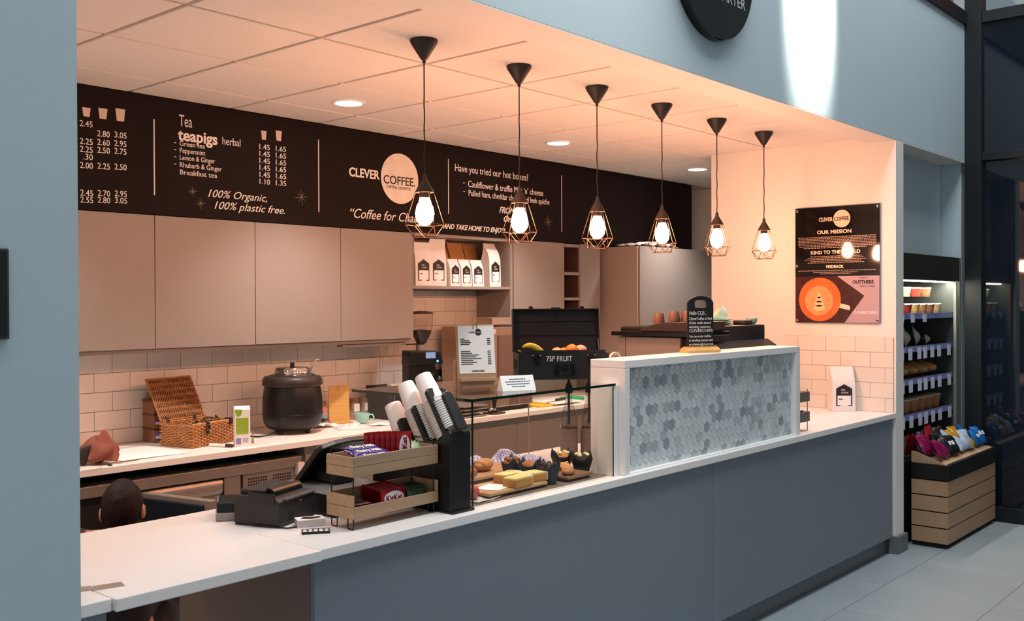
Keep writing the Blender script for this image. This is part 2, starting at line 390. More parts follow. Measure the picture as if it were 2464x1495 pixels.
bx('top', taupe, 3.177, 4.166, 1.553, 1.9, 2.095, 2.1155, sh); bx('bottom', taupe, 3.177, 4.146, 1.553, 1.9, 1.745, 1.764, sh)
bx('back', taupe_d, 3.177, 4.146, 1.885, 1.899, 1.765, 2.094, sh); bx('side', taupe, 3.177, 3.185, 1.553, 1.885, 1.765, 2.094, sh)
bx('side', taupe, 4.146, 4.166, 1.552, 1.9, 1.30, 2.094, sh)
c = thing('tall_wall_cabinet', 'tall taupe wall cabinet right of the coffee bag shelf', 'cabinet', (4.48, 1.7, 1.30))
bx('body', taupe_d, 4.185, 4.79, 1.576, 1.9, 1.30, 2.11, c); bx('door', taupe, 4.188, 4.79, 1.553, 1.574, 1.30, 2.112, c, 0.001)
bx('edge_strip', taupe_d, 4.168, 4.184, 1.56, 1.9, 1.30, 2.11, c)
n = thing('niche_shelves', 'narrow dark niche with small shelves between the cabinets', 'shelf', (4.9, 1.7, 1.40))
bx('back', mat('niche_brown', '#4a2d24', 0.7), 4.795, 4.994, 1.87, 1.9, 1.40, 2.11, n)
for x0 in (4.795, 4.990): bx('cheek', mat('niche_brown', '#4a2d24', 0.7), x0, x0 + 0.004, 1.57, 1.87, 1.40, 2.11, n)
for z0 in (1.40, 1.665, 1.865, 2.085): bx('shelf', taupe, 4.7995, 4.9895, 1.556, 1.869, z0, z0 + 0.022, n)
c = thing('end_wall_cabinet', 'narrow taupe wall cabinet beside the tall fridge housing', 'cabinet', (5.13, 1.7, 1.42))
bx('body', taupe_d, 4.997, 5.263, 1.576, 1.9, 1.42, 2.11, c); bx('door', taupe, 4.997, 5.263, 1.553, 1.574, 1.42, 2.112, c, 0.001)
c = thing('tall_housing', 'tall taupe housing with two doors at the back right', 'cabinet', (6.0, 1.6, 0))
bx('side_panel', mat('housing_side', '#a08c80', 0.5), 5.404, 5.424, 1.285, 1.9, 0, 2.105, c); bx('body', taupe_d, 5.425, 6.64, 1.295, 1.9, 0, 2.10, c)
bx('door', taupe, 5.427, 6.033, 1.272, 1.292, 0.1, 2.105, c, 0.001); bx('door', taupe, 6.037, 6.64, 1.272, 1.292, 0.1, 2.105, c, 0.001)
o = MB()
def sheet(u, v): return (5.45 + u * 0.62, 1.30 + v * 0.24, 2.108 + 0.035 * abs(math.sin(u * 9 + v * 4)) * math.sin(PI * min(1, max(0, u))) + 0.012 * random.random() + 0.004)
o = o.grid(sheet, 26, 10).build('plastic_wrap', mat('plastic_film', '#e9dcd2', 0.25, spec=0.8), solid=0.002, smooth=180); tag(o, 'crumpled clear plastic wrap on top of the tall housing', 'plastic wrap')

# ================================================================= menu board
mbd = thing('menu_board', 'long black menu board with white hand lettering above the cabinets', 'menu board', (3.8, 1.55, 2.12))
bx('panel', black_paint, -0.1, 6.70, 1.548, 1.575, 2.116, 2.727, mbd)
bx('infill', white_paint, -0.1, 6.69, 1.577, 1.9, 2.13, 2.727, mbd)
YB = 1.5478
def bt_(s, x, z, cap, x1=None, **k):
    return text(s, cap / 0.70, (x, YB, z), k.pop('m', chalk), mbd, width=(x1 - x) if x1 else None, **k)
def mbar(x0, x1, z0, z1, m=chalk, nm='rule'): return bx(nm, m, x0, x1, YB - 0.0012, YB, z0, z1, mbd)
for x, za, zb in ((1.336, 2.216, 2.610), (2.399, 2.197, 2.632), (3.503, 2.258, 2.632), (4.754, 2.199, 2.638)): mbar(x - 0.003, x + 0.003, za, zb)
def cup(x, zt, w, h): MB().prism([(x - w / 2, zt), (x + w / 2, zt), (x + w * 0.36, zt - h), (x - w * 0.36, zt - h)], YB - 0.0012, YB, lambda a, b, hh: (a, hh, b)).build('cup_symbol', mat('chalk_fill', '#d9bfae', 0.8), mbd)
cup(0.978, 2.618, 0.042, 0.044); cup(1.062, 2.626, 0.047, 0.052); cup(1.153, 2.637, 0.052, 0.062); cup(2.011, 2.635, 0.036, 0.05); cup(2.113, 2.648, 0.042, 0.058)
for z, vals in ((2.524, ('2.45', '', '')), (2.480, ('', '2.80', '3.05')), (2.437, ('2.25', '2.60', '2.95')), (2.398, ('2.25', '2.50', '2.75')), (2.362, (' .30', '', '')), (2.319, ('2.00', '2.25', '2.50')), (2.184, ('2.45', '2.70', '2.95')), (2.150, ('2.55', '2.80', '3.05'))):
    for i, s in enumerate(vals):
        if s: bt_(s.strip(), 0.943 + 0.088 * i + (0.016 if s[0] == ' ' else 0), z + 0.005 * i, 0.030, 0.943 + 0.088 * i + 0.064)
bt_('Tea', 1.479, 2.594, 0.062, 1.555); bt_('teapigs', 1.474, 2.520, 0.060, 1.712, bold=0.0022); bt_('herbal', 1.738, 2.527, 0.042, 1.853)
for s, z, x1 in (('Green tea', 2.490, 1.630), ('Peppermint', 2.453, 1.632), ('Lemon & Ginger', 2.416, 1.692), ('Rhubarb & Ginger', 2.377, 1.733), ('Breakfast tea', 2.338, 1.703)):
    bt_(s, 1.480, z, 0.027, x1)
    if s[0] != 'B': mbar(1.449, 1.462, z + 0.010, z + 0.014, nm='dash')
for i, (a, b) in enumerate((('1.45', '1.65'),) * 5 + (('1.10', '1.35'),)):
    z = 2.529 - i * 0.0396; bt_(a, 1.971, z, 0.030, 2.041); bt_(b, 2.082, z + 0.002, 0.030, 2.153)
bt_('100% Organic,', 1.637, 2.232, 0.042, 2.016, shear=0.35, slope=0.0); bt_('100% plastic free.', 1.675, 2.170, 0.042, 2.139, shear=0.35)
def star(x, z, r):
    mb = MB()
    for a in range(0, 180, 45):
        k = r * (1 if a % 90 == 0 else 0.7); d = Vector((math.cos(math.radians(a + 8)), 0, math.sin(math.radians(a + 8)))); mb.tube([Vector((x, YB - 0.0006, z)) - d * k, Vector((x, YB - 0.0006, z)) + d * k], 0.0012, 4)
    mb.build('star_mark', mat('chalk_faint', '#9c8378', 0.8), mbd)
star(1.557, 2.252, 0.026); star(1.604, 2.192, 0.030); star(2.272, 2.277, 0.045); star(4.583, 2.263, 0.055)
bt_('CLEVER', 2.631, 2.437, 0.054, 2.880, bold=0.002)
MB().lathe([(0.163, 0), (0.163, 0.0015)], 64, M=Matrix.Translation((3.056, YB, 2.457)) @ Matrix.Rotation(PI / 2, 4, 'X')).build('logo_disc', mat('disc_cream', '#efe0d0', 0.7, noise=(12, 0.12)), mbd)
text('COFFEE.', 0.077, (2.911, YB - 0.0016, 2.417), ink, mbd, width=0.275, bold=0.0008); text('CAPITAL QUARTER', 0.026, (2.938, YB - 0.0016, 2.388), ink, mbd, width=0.21)
bt_('“Coffee for Change”', 2.622, 2.180, 0.060, 3.32, shear=0.35)
bt_('Have you tried our', 3.563, 2.558, 0.050, 4.04); bt_('hot boxes?', 4.065, 2.558, 0.050, 4.345); mbar(3.648, 3.664, 2.480, 2.485, nm='dash'); mbar(3.65, 3.666, 2.420, 2.425, nm='dash')
bt_('Cauliflower & truffle', 3.695, 2.459, 0.045, 4.165); bt_('Mac ‘n’ cheese', 4.185, 2.459, 0.045, 4.522); bt_('Pulled ham, cheddar cheese and leek quiche', 3.700, 2.398, 0.042, 4.597)
bt_('FROM', 4.020, 2.300, 0.044, 4.19, shear=0.4, bold=0.001); bt_('Only', 4.062, 2.238, 0.044, 4.20, shear=0.4, bold=0.001)
bt_('AND TAKE HOME TO ENJOY!', 3.45, 2.156, 0.034, 4.09, shear=0.4, bold=0.001)

# ================================================================= downlights
disc = mat('downlight_glow', '#ffffff', emit=(1.0, 0.96, 0.91), estr=40)
for k, (x, y) in enumerate(DL):
    t = thing('ceiling_downlight', ('round downlight in the ceiling behind the left pillar', 'round downlight in the ceiling nearest the first pendant lamp', 'round downlight in the ceiling above the hot box menu text', 'round downlight in the ceiling by the right wall corner')[k], 'downlight', (x, y, 2.73), group='recessed ceiling downlights')
    dl_ = bpy.data.lights.new('downlight_beam', 'SPOT'); dl_.energy = 210; dl_.color = (1.0, 0.95, 0.90); dl_.spot_size = math.radians(104); dl_.spot_blend = 0.9; dl_.shadow_soft_size = 0.06
    do_ = bpy.data.objects.new('downlight_beam', dl_); COL.objects.link(do_); do_.location = (x, y, 2.722)
    MB().lathe([(0.072, 0.0), (0.074, -0.007), (0.088, -0.006), (0.092, 0.0)], 40, caps=False).build('rim', white_pl, t, False, smooth=40)
    MB().lathe([(0.072, 0.0), (0.072, -0.004)], 40).build('diffuser', disc, t, False)

# ================================================================= pendants
bulb_m = mat('bulb_glow', '#fff2dd', emit=(1.0, 0.45, 0.24), estr=235)
copper = mat('cage_copper', '#40291e', 0.45, metal=0.7); cap_m = mat('pendant_black', '#2a2320', 0.5)
def pend(x, y, label, wob):
    t = thing('pendant_lamp', label, 'pendant lamp', (x, y, 2.73), group='row of cage pendant lamps over the counter')
    MB().lathe([(0.056, 0.0), (0.058, -0.004), (0.054, -0.016), (0.014, -0.079), (0.007, -0.084), (0.007, -0.094)], 32).build('ceiling_rose', cap_m, t, False, smooth=40)
    MB().tube([(wob * math.sin(i * 1.9 + x) * (0.3 < i / 14 < 0.95), 0, -0.09 - i * 0.475 / 14) for i in range(15)], 0.0028, 6).build('cord', mat('cord_brown', '#33201a', 0.6), t, False, smooth=60)
    MB().lathe([(0.004, -0.548), (0.009, -0.556), (0.010, -0.572), (0.0385, -0.620), (0.0385, -0.626)], 24).build('cap', mat('cap_bronze', '#4a3a32', 0.45, metal=0.3), t, False, smooth=35)
    MB().lathe([(0.021, -0.62), (0.021, -0.648)], 20).build('socket', cap_m, t, False, smooth=40)
    MB().lathe([(0.0, -0.640), (0.018, -0.640), (0.022, -0.655), (0.034, -0.685), (0.039, -0.712), (0.035, -0.738), (0.022, -0.756), (0.0, -0.763)], 24, caps=False).build('bulb', bulb_m, t, False, smooth=180)
    mb = MB(); n = 6; top = []; mid = []; bot = []
    for i in range(n):
        a = 2 * PI * i / n + 0.3; top.append(Vector((0.038 * math.cos(a), 0.038 * math.sin(a), -0.624))); mid.append(Vector((0.08 * math.cos(a), 0.08 * math.sin(a), -0.758)))
        a2 = a + PI / n; bot.append(Vector((0.052 * math.cos(a2), 0.052 * math.sin(a2), -0.808)))
    for i in range(n):
        j = (i + 1) % n
        for p, q in ((top[i], mid[i]), (mid[i], mid[j]), (mid[i], bot[i]), (mid[j], bot[i]), (bot[i], bot[j])): mb.tube([p, q], 0.0017, 5)
        mb.tube([top[i], top[j]], 0.0017, 5)
    mb.build('cage', copper, t, False)
for i, (lab, wb_) in enumerate((('wire cage pendant lamp nearest the camera, hanging left of the rest', 0.0015), ('second pendant lamp, hanging in front of the hot box menu', 0.002), ('third pendant lamp, in front of the blank black board', 0.003), ('fourth pendant lamp, in front of the tall housing', 0.003), ('fifth pendant lamp, hanging at the peach wall corner', 0.003), ('sixth pendant lamp, nearest the mission poster', 0.003))):
    pend(1.504 + 0.599 * i, -0.291, lab, wb_)

# ================================================================= hall things
sg = thing('round_sign', 'glossy black round sign on the grey bulkhead', 'sign', (2.80, -0.879, 3.225))
MB().lathe([(0.348, 0.0), (0.348, 0.035), (0.344, 0.04)], 72, M=Matrix.Translation((0, 0, 0)) @ Matrix.Rotation(PI / 2, 4, 'X')).build('disc', black_gl, sg, False, smooth=30)
text('QUARTER', 0.075, (2.72, -0.9195, 3.066), mat('sign_grey', '#b8b8b8', 0.6), sg, width=0.34, name='lettering')
pp = thing('wall_plate', 'dark framed panel on the left grey pillar at the photo edge', 'wall panel', (-0.60, -0.88, 1.67))
bx('frame', mat('plate_steel', '#4a4a4c', 0.4, metal=0.6), -0.82, -0.387, -0.889, -0.8795, 1.573, 1.78, pp, 0.002); bx('face', black_gl, -0.80, -0.393, -0.892, -0.889, 1.579, 1.774, pp)
for hx_, hl_ in ((3.87, 'spotlight high above that washes the bulkhead right of the round sign'), (1.7, 'spotlight high above the bulkhead left of the round sign')):
  hl = thing('track_spotlight', hl_, 'spotlight', (hx_, -1.75, 5.25), group='track spotlights')
  MB().lathe([(0.05, 0.02), (0.05, 0.16), (0.02, 0.18)], 20).build('housing', frame_m, hl, False, smooth=40)
# ================================================================= poster on the right wall
po = thing('mission_poster', 'glossy black mission poster with coffee cup photo on the right wall', 'poster', (5.18, -0.485, 1.504))
PX = 5.162
def pf(a, b, h): return (PX - h, -0.192 - a, 1.504 + b)
MB().prism([(0, 0), (0.587, 0), (0.587, 0.788), (0, 0.788)], -0.012, 0, pf).build('sheet', mat('poster_black', '#171314', 0.06, coat=0.5), po)
MB().prism([(0.001, 0.001), (0.586, 0.001), (0.586, 0.315), (0.001, 0.315)], 0, 0.0006, pf).build('picture_ground', mat('poster_mauve', '#b79aa0', 0.12), po)
MB().prism([(0.001, 0.001), (0.35, 0.001), (0.485, 0.182), (0.30, 0.315), (0.001, 0.315)], 0.0006, 0.0010, pf).build('board_picture', mat('poster_brown', '#4b2a26', 0.12, noise=(30, 0.3)), po)
def pdisc(nm, a, b, r, h, m, sx=1, seg=48): return MB().prism([(a + sx * r * math.cos(2 * PI * i / seg), b + r * math.sin(2 * PI * i / seg)) for i in range(seg)], h, h + 0.0004, pf).build(nm, m, po)
MB().prism([(0.30, 0.105), (0.385, 0.085), (0.39, 0.105), (0.38, 0.118), (0.31, 0.135)], 0.0012, 0.0016, pf).build('handle_picture', mat('print_cream', '#e6d2c0', 0.12), po)
pdisc('cup_picture', 0.176, 0.158, 0.149, 0.0014, mat('print_orange', '#d9743a', 0.12, noise=(14, 0.2)))
pdisc('coffee_picture', 0.172, 0.150, 0.100, 0.0020, mat('print_latte', '#dba56e', 0.12, noise=(25, 0.25)))
leaf = mat('print_foam', '#ecc792', 0.12)
for k in range(4): MB().prism([(0.172 + (0.014 + 0.010 * k) * math.cos(t) , 0.185 - 0.028 * k + 0.020 * math.sin(t)) for t in [2 * PI * i / 20 for i in range(20)]], 0.0026, 0.0029, pf).build('foam_leaf', leaf, po)
pdisc('logo_disc', 0.332, 0.702, 0.059, 0.0004, mat('poster_cream', '#ecc9ae', 0.2))
cream = mat('poster_letter', '#e8c4ac', 0.3)
def pt(s, a, b, size, wd, m=cream, **k): return text(s, size, (PX - 0.0009, -0.192 - a, 1.504 + b), m, po, ax=(0, -1, 0), ay=(0, 0, 1), width=wd, depth=0.0003, **k)
pt('CLEVER', 0.171, 0.690, 0.036, 0.098, bold=0.0012); pt('COFFEE.', 0.277, 0.690, 0.036, 0.108, ink, bold=0.001)
pt('OUR MISSION', 0.158, 0.605, 0.034, 0.24, bold=0.001); pt('KIND TO THE WORLD', 0.112, 0.468, 0.032, 0.345, bold=0.001); pt('FEEDBACK', 0.222, 0.372, 0.025, 0.122, bold=0.001)
pt('OUTTHERE.', 0.405, 0.262, 0.032, 0.148, ink, bold=0.0012); pt('Coffee for Change', 0.448, 0.240, 0.018, 0.105, ink, shear=0.4); pt('CLEVERCHEFS.', 0.405, 0.062, 0.026, 0.172, mat('poster_pale', '#d9cbd2', 0.3), bold=0.001)
def micro(rows):
    mb = MB()
    for a0, a1, b in rows:
        a = a0
        while a < a1:
            w_ = random.uniform(0.008, 0.026); e = min(a + w_, a1); mb.prism([(a, b), (e, b), (e, b + 0.0050), (a, b + 0.0050)], 0.0003, 0.0006, pf); a = e + 0.004
    q = mb.build('small_print', mat('print_dim', '#9c7d6c', 0.4), po); q['kind'] = 'stuff'
micro([(0.022, 0.565, 0.580 - 0.0104 * i) for i in range(6)] + [(0.03, 0.55, 0.5176), (0.06, 0.50, 0.507)] + [(0.11 - 0.02 * (i % 3), 0.47 + 0.015 * (i % 3), 0.449 - 0.0108 * i) for i in range(5)] + [(0.02, 0.565, 0.352), (0.13, 0.44, 0.340), (0.18, 0.39, 0.330)])
MB().tube([pf(0.45, 0.300, 0.001), pf(0.51, 0.300, 0.001)], 0.002, 5).build('fork_symbol', ink, po)
for a in (0.014, 0.573):
    for b in (0.018, 0.39, 0.770):
        if b == 0.39 and a > 0.5: continue
        MB().lathe([(0.009, -0.006), (0.009, 0.004), (0.006, 0.007)], 14, M=Matrix.Translation((PX, -0.192 - a, 1.504 + b)) @ Matrix.Rotation(-PI / 2, 4, 'Y')).build('standoff_bolt', chrome, po, smooth=40)

# ================================================================= hex tiled screen on the counter
hx = thing('tiled_counter_screen', 'white framed counter screen faced with grey marble hexagon tiles', 'counter screen', (2.95, -0.78, 0.92))
bx('top', wtop, 2.112, 3.790, -0.862, -0.682, 1.372, 1.405, hx, 0.002); bx('side', wtop, 2.112, 2.148, -0.862, -0.682, 0.9205, 1.371, hx, 0.002); bx('side', wtop, 3.742, 3.790, -0.862, -0.682, 0.9205, 1.371, hx, 0.002)
bx('backing', mat('hex_grout', '#d4d8d8', 0.8), 2.148, 3.742, -0.826, -0.70, 0.9205, 1.372, hx); bx('sill', mat('sill_white', '#f4f4f2', 0.3), 2.149, 3.741, -0.858, -0.832, 0.9205, 0.926, hx)
marble = bpy.data.materials.new('marble_hex'); marble.use_nodes = True; nt = marble.node_tree; B = nt.nodes['Principled BSDF']; B.inputs['Roughness'].default_value = 0.22
oi = nt.nodes.new('ShaderNodeObjectInfo'); cr = nt.nodes.new('ShaderNodeValToRGB'); e = cr.color_ramp.elements
e[0].position = 0.0; e[0].color = (*lin('#9aa3a9'), 1); e[1].position = 1.0; e[1].color = (*lin('#dde1e2'), 1); q = e.new(0.12); q.color = (*lin('#a9b0b4'), 1); q = e.new(0.35); q.color = (*lin('#d2d8da'), 1)
nz = nt.nodes.new('ShaderNodeTexNoise'); nz.inputs['Scale'].default_value = 14; nz.inputs['Detail'].default_value = 6; nz.inputs['Distortion'].default_value = 1.5; tc = nt.nodes.new('ShaderNodeTexCoord'); nt.links.new(tc.outputs['Object'], nz.inputs['Vector'])
mr = nt.nodes.new('ShaderNodeMapRange'); mr.inputs['From Min'].default_value = 0.35; mr.inputs['From Max'].default_value = 0.62; mr.inputs['To Min'].default_value = 0.82; mr.inputs['To Max'].default_value = 1.0; nt.links.new(nz.outputs['Fac'], mr.inputs['Value'])
vm = nt.nodes.new('ShaderNodeVectorMath'); vm.operation = 'SCALE'; geo = nt.nodes.new('ShaderNodeNewGeometry'); ad = nt.nodes.new('ShaderNodeMath'); ad.operation = 'ADD'; nt.links.new(oi.outputs['Random'], ad.inputs[0]); nt.links.new(geo.outputs['Random Per Island'], ad.inputs[1]); fr_ = nt.nodes.new('ShaderNodeMath'); fr_.operation = 'FRACT'; nt.links.new(ad.outputs[0], fr_.inputs[0]); nt.links.new(fr_.outputs[0], cr.inputs['Fac']); nt.links.new(cr.outputs['Color'], vm.inputs[0]); nt.links.new(mr.outputs['Result'], vm.inputs['Scale']); nt.links.new(vm.outputs['Vector'], B.inputs['Base Color'])
PW, PH = 0.0475, 0.0411
cells = []
for j in range(-1, 12):
    for i in range(-1, 36):
        cx = 2.149 + i * PW + (PW / 2 if j % 2 else 0); cz = 0.930 + j * PH; cells.append((cx, cz))
def hexpoly(cx, cz):
    R_ = PW / math.sqrt(3) - 0.0013; P = [(cx + R_ * math.sin(k * PI / 3), cz + R_ * math.cos(k * PI / 3)) for k in range(6)]
    lo, hi, b0, b1 = 2.1485, 3.7415, 0.927, 1.3715
    def clip(P, f):
        out = []
        for a, b in zip(P, P[1:] + P[:1]):
            fa, fb = f(a), f(b)
            if fa >= 0: out.append(a)
            if (fa >= 0) != (fb >= 0): t = fa / (fa - fb); out.append((a[0] + (b[0] - a[0]) * t, a[1] + (b[1] - a[1]) * t))
        return out
    for f in (lambda p: p[0] - lo, lambda p: hi - p[0], lambda p: p[1] - b0, lambda p: b1 - p[1]):
        P = clip(P, f)
        if len(P) < 3: return None
    ar = abs(sum(a[0] * b[1] - b[0] * a[1] for a, b in zip(P, P[1:] + P[:1]))) / 2
    return P if ar > 1e-4 else None
cells = sorted((c for c in cells if hexpoly(*c)), key=lambda c: c[0]); hsrc = None; rest = MB()
for k, c in enumerate(cells):
    P = hexpoly(*c); dy = random.uniform(-0.0004, 0.0004)
    if k < 300: MB().prism([(a - c[0], b - c[1]) for a, b in P], 0, -0.006, lambda a, b, h: (a, h, b)).build('hex_tile', marble, hx, True).location = (c[0], -0.826 + dy, c[1])
    else: rest.prism(P, -0.826, -0.832 + dy, lambda a, b, h: (a, h, b))
q = rest.build('hex_tiles_far', marble, hx); q['kind'] = 'stuff'

# ================================================================= display case
dc = thing('glass_display_case', 'glass display case of cakes on the counter', 'display case', (1.64, -0.5, 0.92))
bx('front_pane', clear, 1.212, 2.072, -0.828, -0.822, 0.921, 1.300, dc); bx('left_pane', clear, 1.212, 1.218, -0.821, -0.20, 0.921, 1.300, dc)
bx('top_pane', clear, 1.208, 2.085, -0.832, -0.18, 1.301, 1.309, dc); bx('right_panel', wtop, 2.075, 2.109, -0.83, -0.745, 0.921, 1.30, dc); bx('top_pane', clear, 2.0855, 2.50, -0.68, -0.18, 1.301, 1.309, dc)
ge = MB(); ge.box(1.207, 2.085, -0.834, -0.832, 1.300, 1.310); ge.box(1.206, 1.208, -0.834, -0.18, 1.300, 1.310); q = ge.build('top_edge', glass_edge, dc); q['kind'] = 'stuff'
bx('corner_edge', glass_edge, 1.209, 1.2165, -0.8305, -0.828, 0.921, 1.300, dc); bx('corner_edge', glass_edge, 2.069, 2.074, -0.8305, -0.828, 0.921, 1.300, dc)
bx('rear_post', mat('post_steel', '#c9a890', 0.3, metal=0.8), 2.285, 2.289, -0.187, -0.183, 0.921, 1.300, dc)
bx('base_tray', mat('tray_brown', '#8d7261', 0.5, noise=(10, 0.15)), 1.222, 2.066, -0.80, -0.62, 0.9205, 0.926, dc, 0.002)
# boards and cakes
def board(name, label, x, y, lx, ly, rz, m, z=0.927):
    o = thing(name, label, 'serving board', (x, y, z), rz)
    MB().box(-lx / 2, lx / 2, -ly / 2, ly / 2, 0.008, 0.022).build('board', m, o, False, bevel=0.006)
    for sx in (-1, 1): MB().box(sx * lx * 0.36 - 0.02, sx * lx * 0.36 + 0.02, -ly / 2 + 0.02, ly / 2 - 0.02, 0, 0.008).build('foot', black_mt, o, False)
    return o
board('serving_board', 'pale wooden board under the lemon cake slices', 1.52, -0.700, 0.34, 0.175, 0.0, mat('board_maple', '#c89a6a', 0.5, noise=(6, 0.18), stretch=(1, 10, 10)))
board('serving_board', 'darker wooden board under the flat pastries', 1.895, -0.712, 0.17, 0.165, 0.0, mat('board_walnut', '#8f6548', 0.5, noise=(6, 0.2), stretch=(1, 10, 10)))
board('serving_board', 'wooden board under the buns at the case back', 1.70, -0.42, 0.42, 0.2, 0.0, mat('board_beech', '#b98a60', 0.5, noise=(6, 0.2), stretch=(1, 10, 10)))
crumb = mat('cake_crumb', '#f0d489', 0.85, noise=(60, 0.15), bump=(120, 0.5, 0.004)); crust = mat('cake_crust', '#c98a3c', 0.7, noise=(20, 0.2)); icing = mat('cake_icing', '#efe6e2', 0.5, noise=(30, 0.15, '#9a8f9a'))
for k, (x, y, rz, lab) in enumerate(((1.545, -0.757, 0.10, 'lemon loaf slice with icing, front one on the board'), (1.655, -0.735, -0.12, 'lemon loaf slice with icing, right one on the board'), (1.585, -0.672, 0.12, 'lemon loaf slice lying behind the front slice'))):
    o = thing('cake_slice', lab, 'cake', (x, y, 0.949), rz, 'lemon loaf slices')
    MB().prism([(-0.058, -0.03), (0.046, -0.033), (0.046, 0.033), (-0.058, 0.03)], 0.003, 0.036).build('crumb', crumb, o, False, bevel=0.003)
    MB().prism([(-0.060, -0.032), (0.048, -0.035), (0.048, 0.035), (-0.060, 0.032)], 0.0, 0.030).build('crust', crust, o, False, bevel=0.003)
    MB().prism([(0.047, -0.036), (0.062, -0.026), (0.066, 0.0), (0.062, 0.026), (0.047, 0.036)], 0.0, 0.035).build('icing', icing, o, False, bevel=0.004)
wrapm = mat('tulip_paper', '#17181c', 0.6, bump=(80, 0.3)); 
def muffin(x, y, z, topm, label, r=0.042, tall=0.064, tilt=0, chunks=None):
    o = thing('tulip_muffin', label, 'muffin', (x, y, z), random.uniform(0, 1), 'muffins in black tulip paper')
    mb = MB(); seg = 32
    P = []
    for j in range(5):
        t = j / 4; rr = r * (0.72 + 0.45 * t)
        for i in range(seg):
            a = 2 * PI * i / seg; q = max(abs(math.cos(a)), abs(math.sin(a))); sq = 1 / (0.35 * q + 0.65)
            zz = tall * t + (0.030 * max(0, math.cos(4 * a - PI)) ** 2 * t * t); P.append((rr * sq * 0.95 * math.cos(a), rr * sq * 0.95 * math.sin(a), zz))
    mb.v = P
    for j in range(4):
        for i in range(seg): mb.face((j * seg + i, j * seg + (i + 1) % seg, (j + 1) * seg + (i + 1) % seg, (j + 1) * seg + i))
    mb.face(list(range(seg))[::-1])
    mb.build('wrapper', wrapm, o, False, solid=0.0012, smooth=60)
    MB().ball((0, 0, tall * 0.8), (r * 1.0, r * 1.0, r * 0.75), 16, 10, jit=0.05).build('crown', topm, o, False, smooth=180)
    if chunks:
        for i in range(4):
            a = i * 1.7 + x * 9; MB().ball((0.6 * r * math.cos(a), 0.6 * r * math.sin(a), tall * 0.8 + r * 0.62), (0.012, 0.010, 0.009), 8, 6, jit=0.1).build('chunk', chunks, o, False, smooth=180)
choc = mat('chocolate_cake', '#3f2a22', 0.7, noise=(40, 0.3), bump=(90, 0.6)); toffee = mat('toffee_cake', '#b0673a', 0.7, noise=(40, 0.3), bump=(90, 0.6)); creamc = mat('white_choc', '#eadfae', 0.5)
muffin(1.755, -0.545, 0.9265, toffee, 'toffee topped muffin in black tulip paper, left of the row', chunks=mat('toffee_bits', '#8e4f2a', 0.5))
muffin(1.748, -0.645, 0.9265, toffee, 'muffin in black tulip paper in the middle of the row')
muffin(1.742, -0.745, 0.9265, choc, 'dark chocolate muffin at the front end of the black row', chunks=choc)
muffin(2.025, -0.700, 0.9265, choc, 'muffin with white chocolate chunks at the case corner', chunks=creamc); muffin(2.02, -0.595, 0.9265, mat('orange_cake', '#c9803f', 0.7, bump=(90, 0.5)), 'orange muffin with pale chunks beside the bottles', chunks=creamc)
pastry = mat('golden_pastry', '#c98b52', 0.6, noise=(25, 0.35, '#8a5228'), bump=(60, 0.4)); bunm = mat('glazed_bun', '#a9623c', 0.4, noise=(15, 0.25), bump=(40, 0.3))
for k, (x, y, rz, lab) in enumerate(((1.858, -0.755, 0.5, 'flat golden pastry at the front of the dark board'), (1.905, -0.715, 0.8, 'flat golden pastry in the middle of the dark board'), (1.945, -0.665, 0.4, 'flat golden pastry at the right of the dark board'), (1.865, -0.645, 0.9, 'flat golden pastry lying at the back of the dark board'))):
    o = thing('almond_pastry', lab, 'pastry', (x, y, 0.9495), rz, 'almond pastries')
    MB().ball((0, 0, 0.014), (0.045, 0.026, 0.015), 16, 8, jit=0.06).build('dough', pastry, o, False, smooth=180)
    mbx = MB()
    for i in range(6): MB().ball((random.uniform(-0.03, 0.03), random.uniform(-0.014, 0.014), 0.028), (0.007, 0.004, 0.0015), 6, 4).build('almond', mat('almond_flake', '#e3b77c', 0.5), o, False, smooth=180)
for k, (x, y, rz, lab) in enumerate(((1.55, -0.455, 0.3, 'glazed bun in the rear left of the display case'), (1.61, -0.385, 1.0, 'glazed bun behind the first bun'), (1.70, -0.43, 0.2, 'pale sugar dusted croissant in the display case'), (1.50, -0.53, 0.4, 'split glazed bun nearest the cup dispenser'))):
    o = thing('glazed_bun', lab, 'bun', (x, y, 0.9495), rz, 'buns on the rear board')
    m_ = pastry if k == 2 else bunm
    MB().ball((0, 0, 0.022), (0.052, 0.036, 0.023), 18, 10, jit=0.025).build('dough', m_, o, False, smooth=180)
    for s_ in (-1, 0, 1): MB().ball((s_ * 0.026, 0, 0.028), (0.016, 0.035, 0.021), 12, 8, jit=0.03).build('fold', m_, o, False, smooth=180)
o = thing('red_fruit', 'red pink fruit piece beside the cup dispenser in the case', 'fruit', (1.305, -0.735, 0.927)); MB().ball((0, 0, 0.028), (0.032, 0.030, 0.028), 16, 10, jit=0.04).build('flesh', mat('berry_red', '#b8243a', 0.4, noise=(40, 0.5, '#e79a6a')), o, False, smooth=180)
MB().tube([(0, 0, 0.052), (0.004, 0.002, 0.066)], 0.003, 6).build('stem', wood_b, o, False)
def wavysheet(name, label, cat, x, y, z, lx, ly, rz, m, amp=0.004, f=9):
    o = MB().grid(lambda u, v: ((u - .5) * lx, (v - .5) * ly, 0.001 + amp * (0.5 + 0.5 * math.sin(u * f + v * 3)) * (0.5 + 0.5 * math.cos(v * f * 0.7))), 14, 10).build(name, m, None, loc=(x, y, z), rz=rz, solid=0.0006, smooth=180); return tag(o, label, cat)
wavysheet('printed_paper', 'crinkled printed paper at the front left of the case', 'paper', 1.345, -0.765, 0.9268, 0.15, 0.06, 0.1, mat('printed_paper', '#ece6e2', 0.7, noise=(90, 0.4, '#777777')), 0.004)
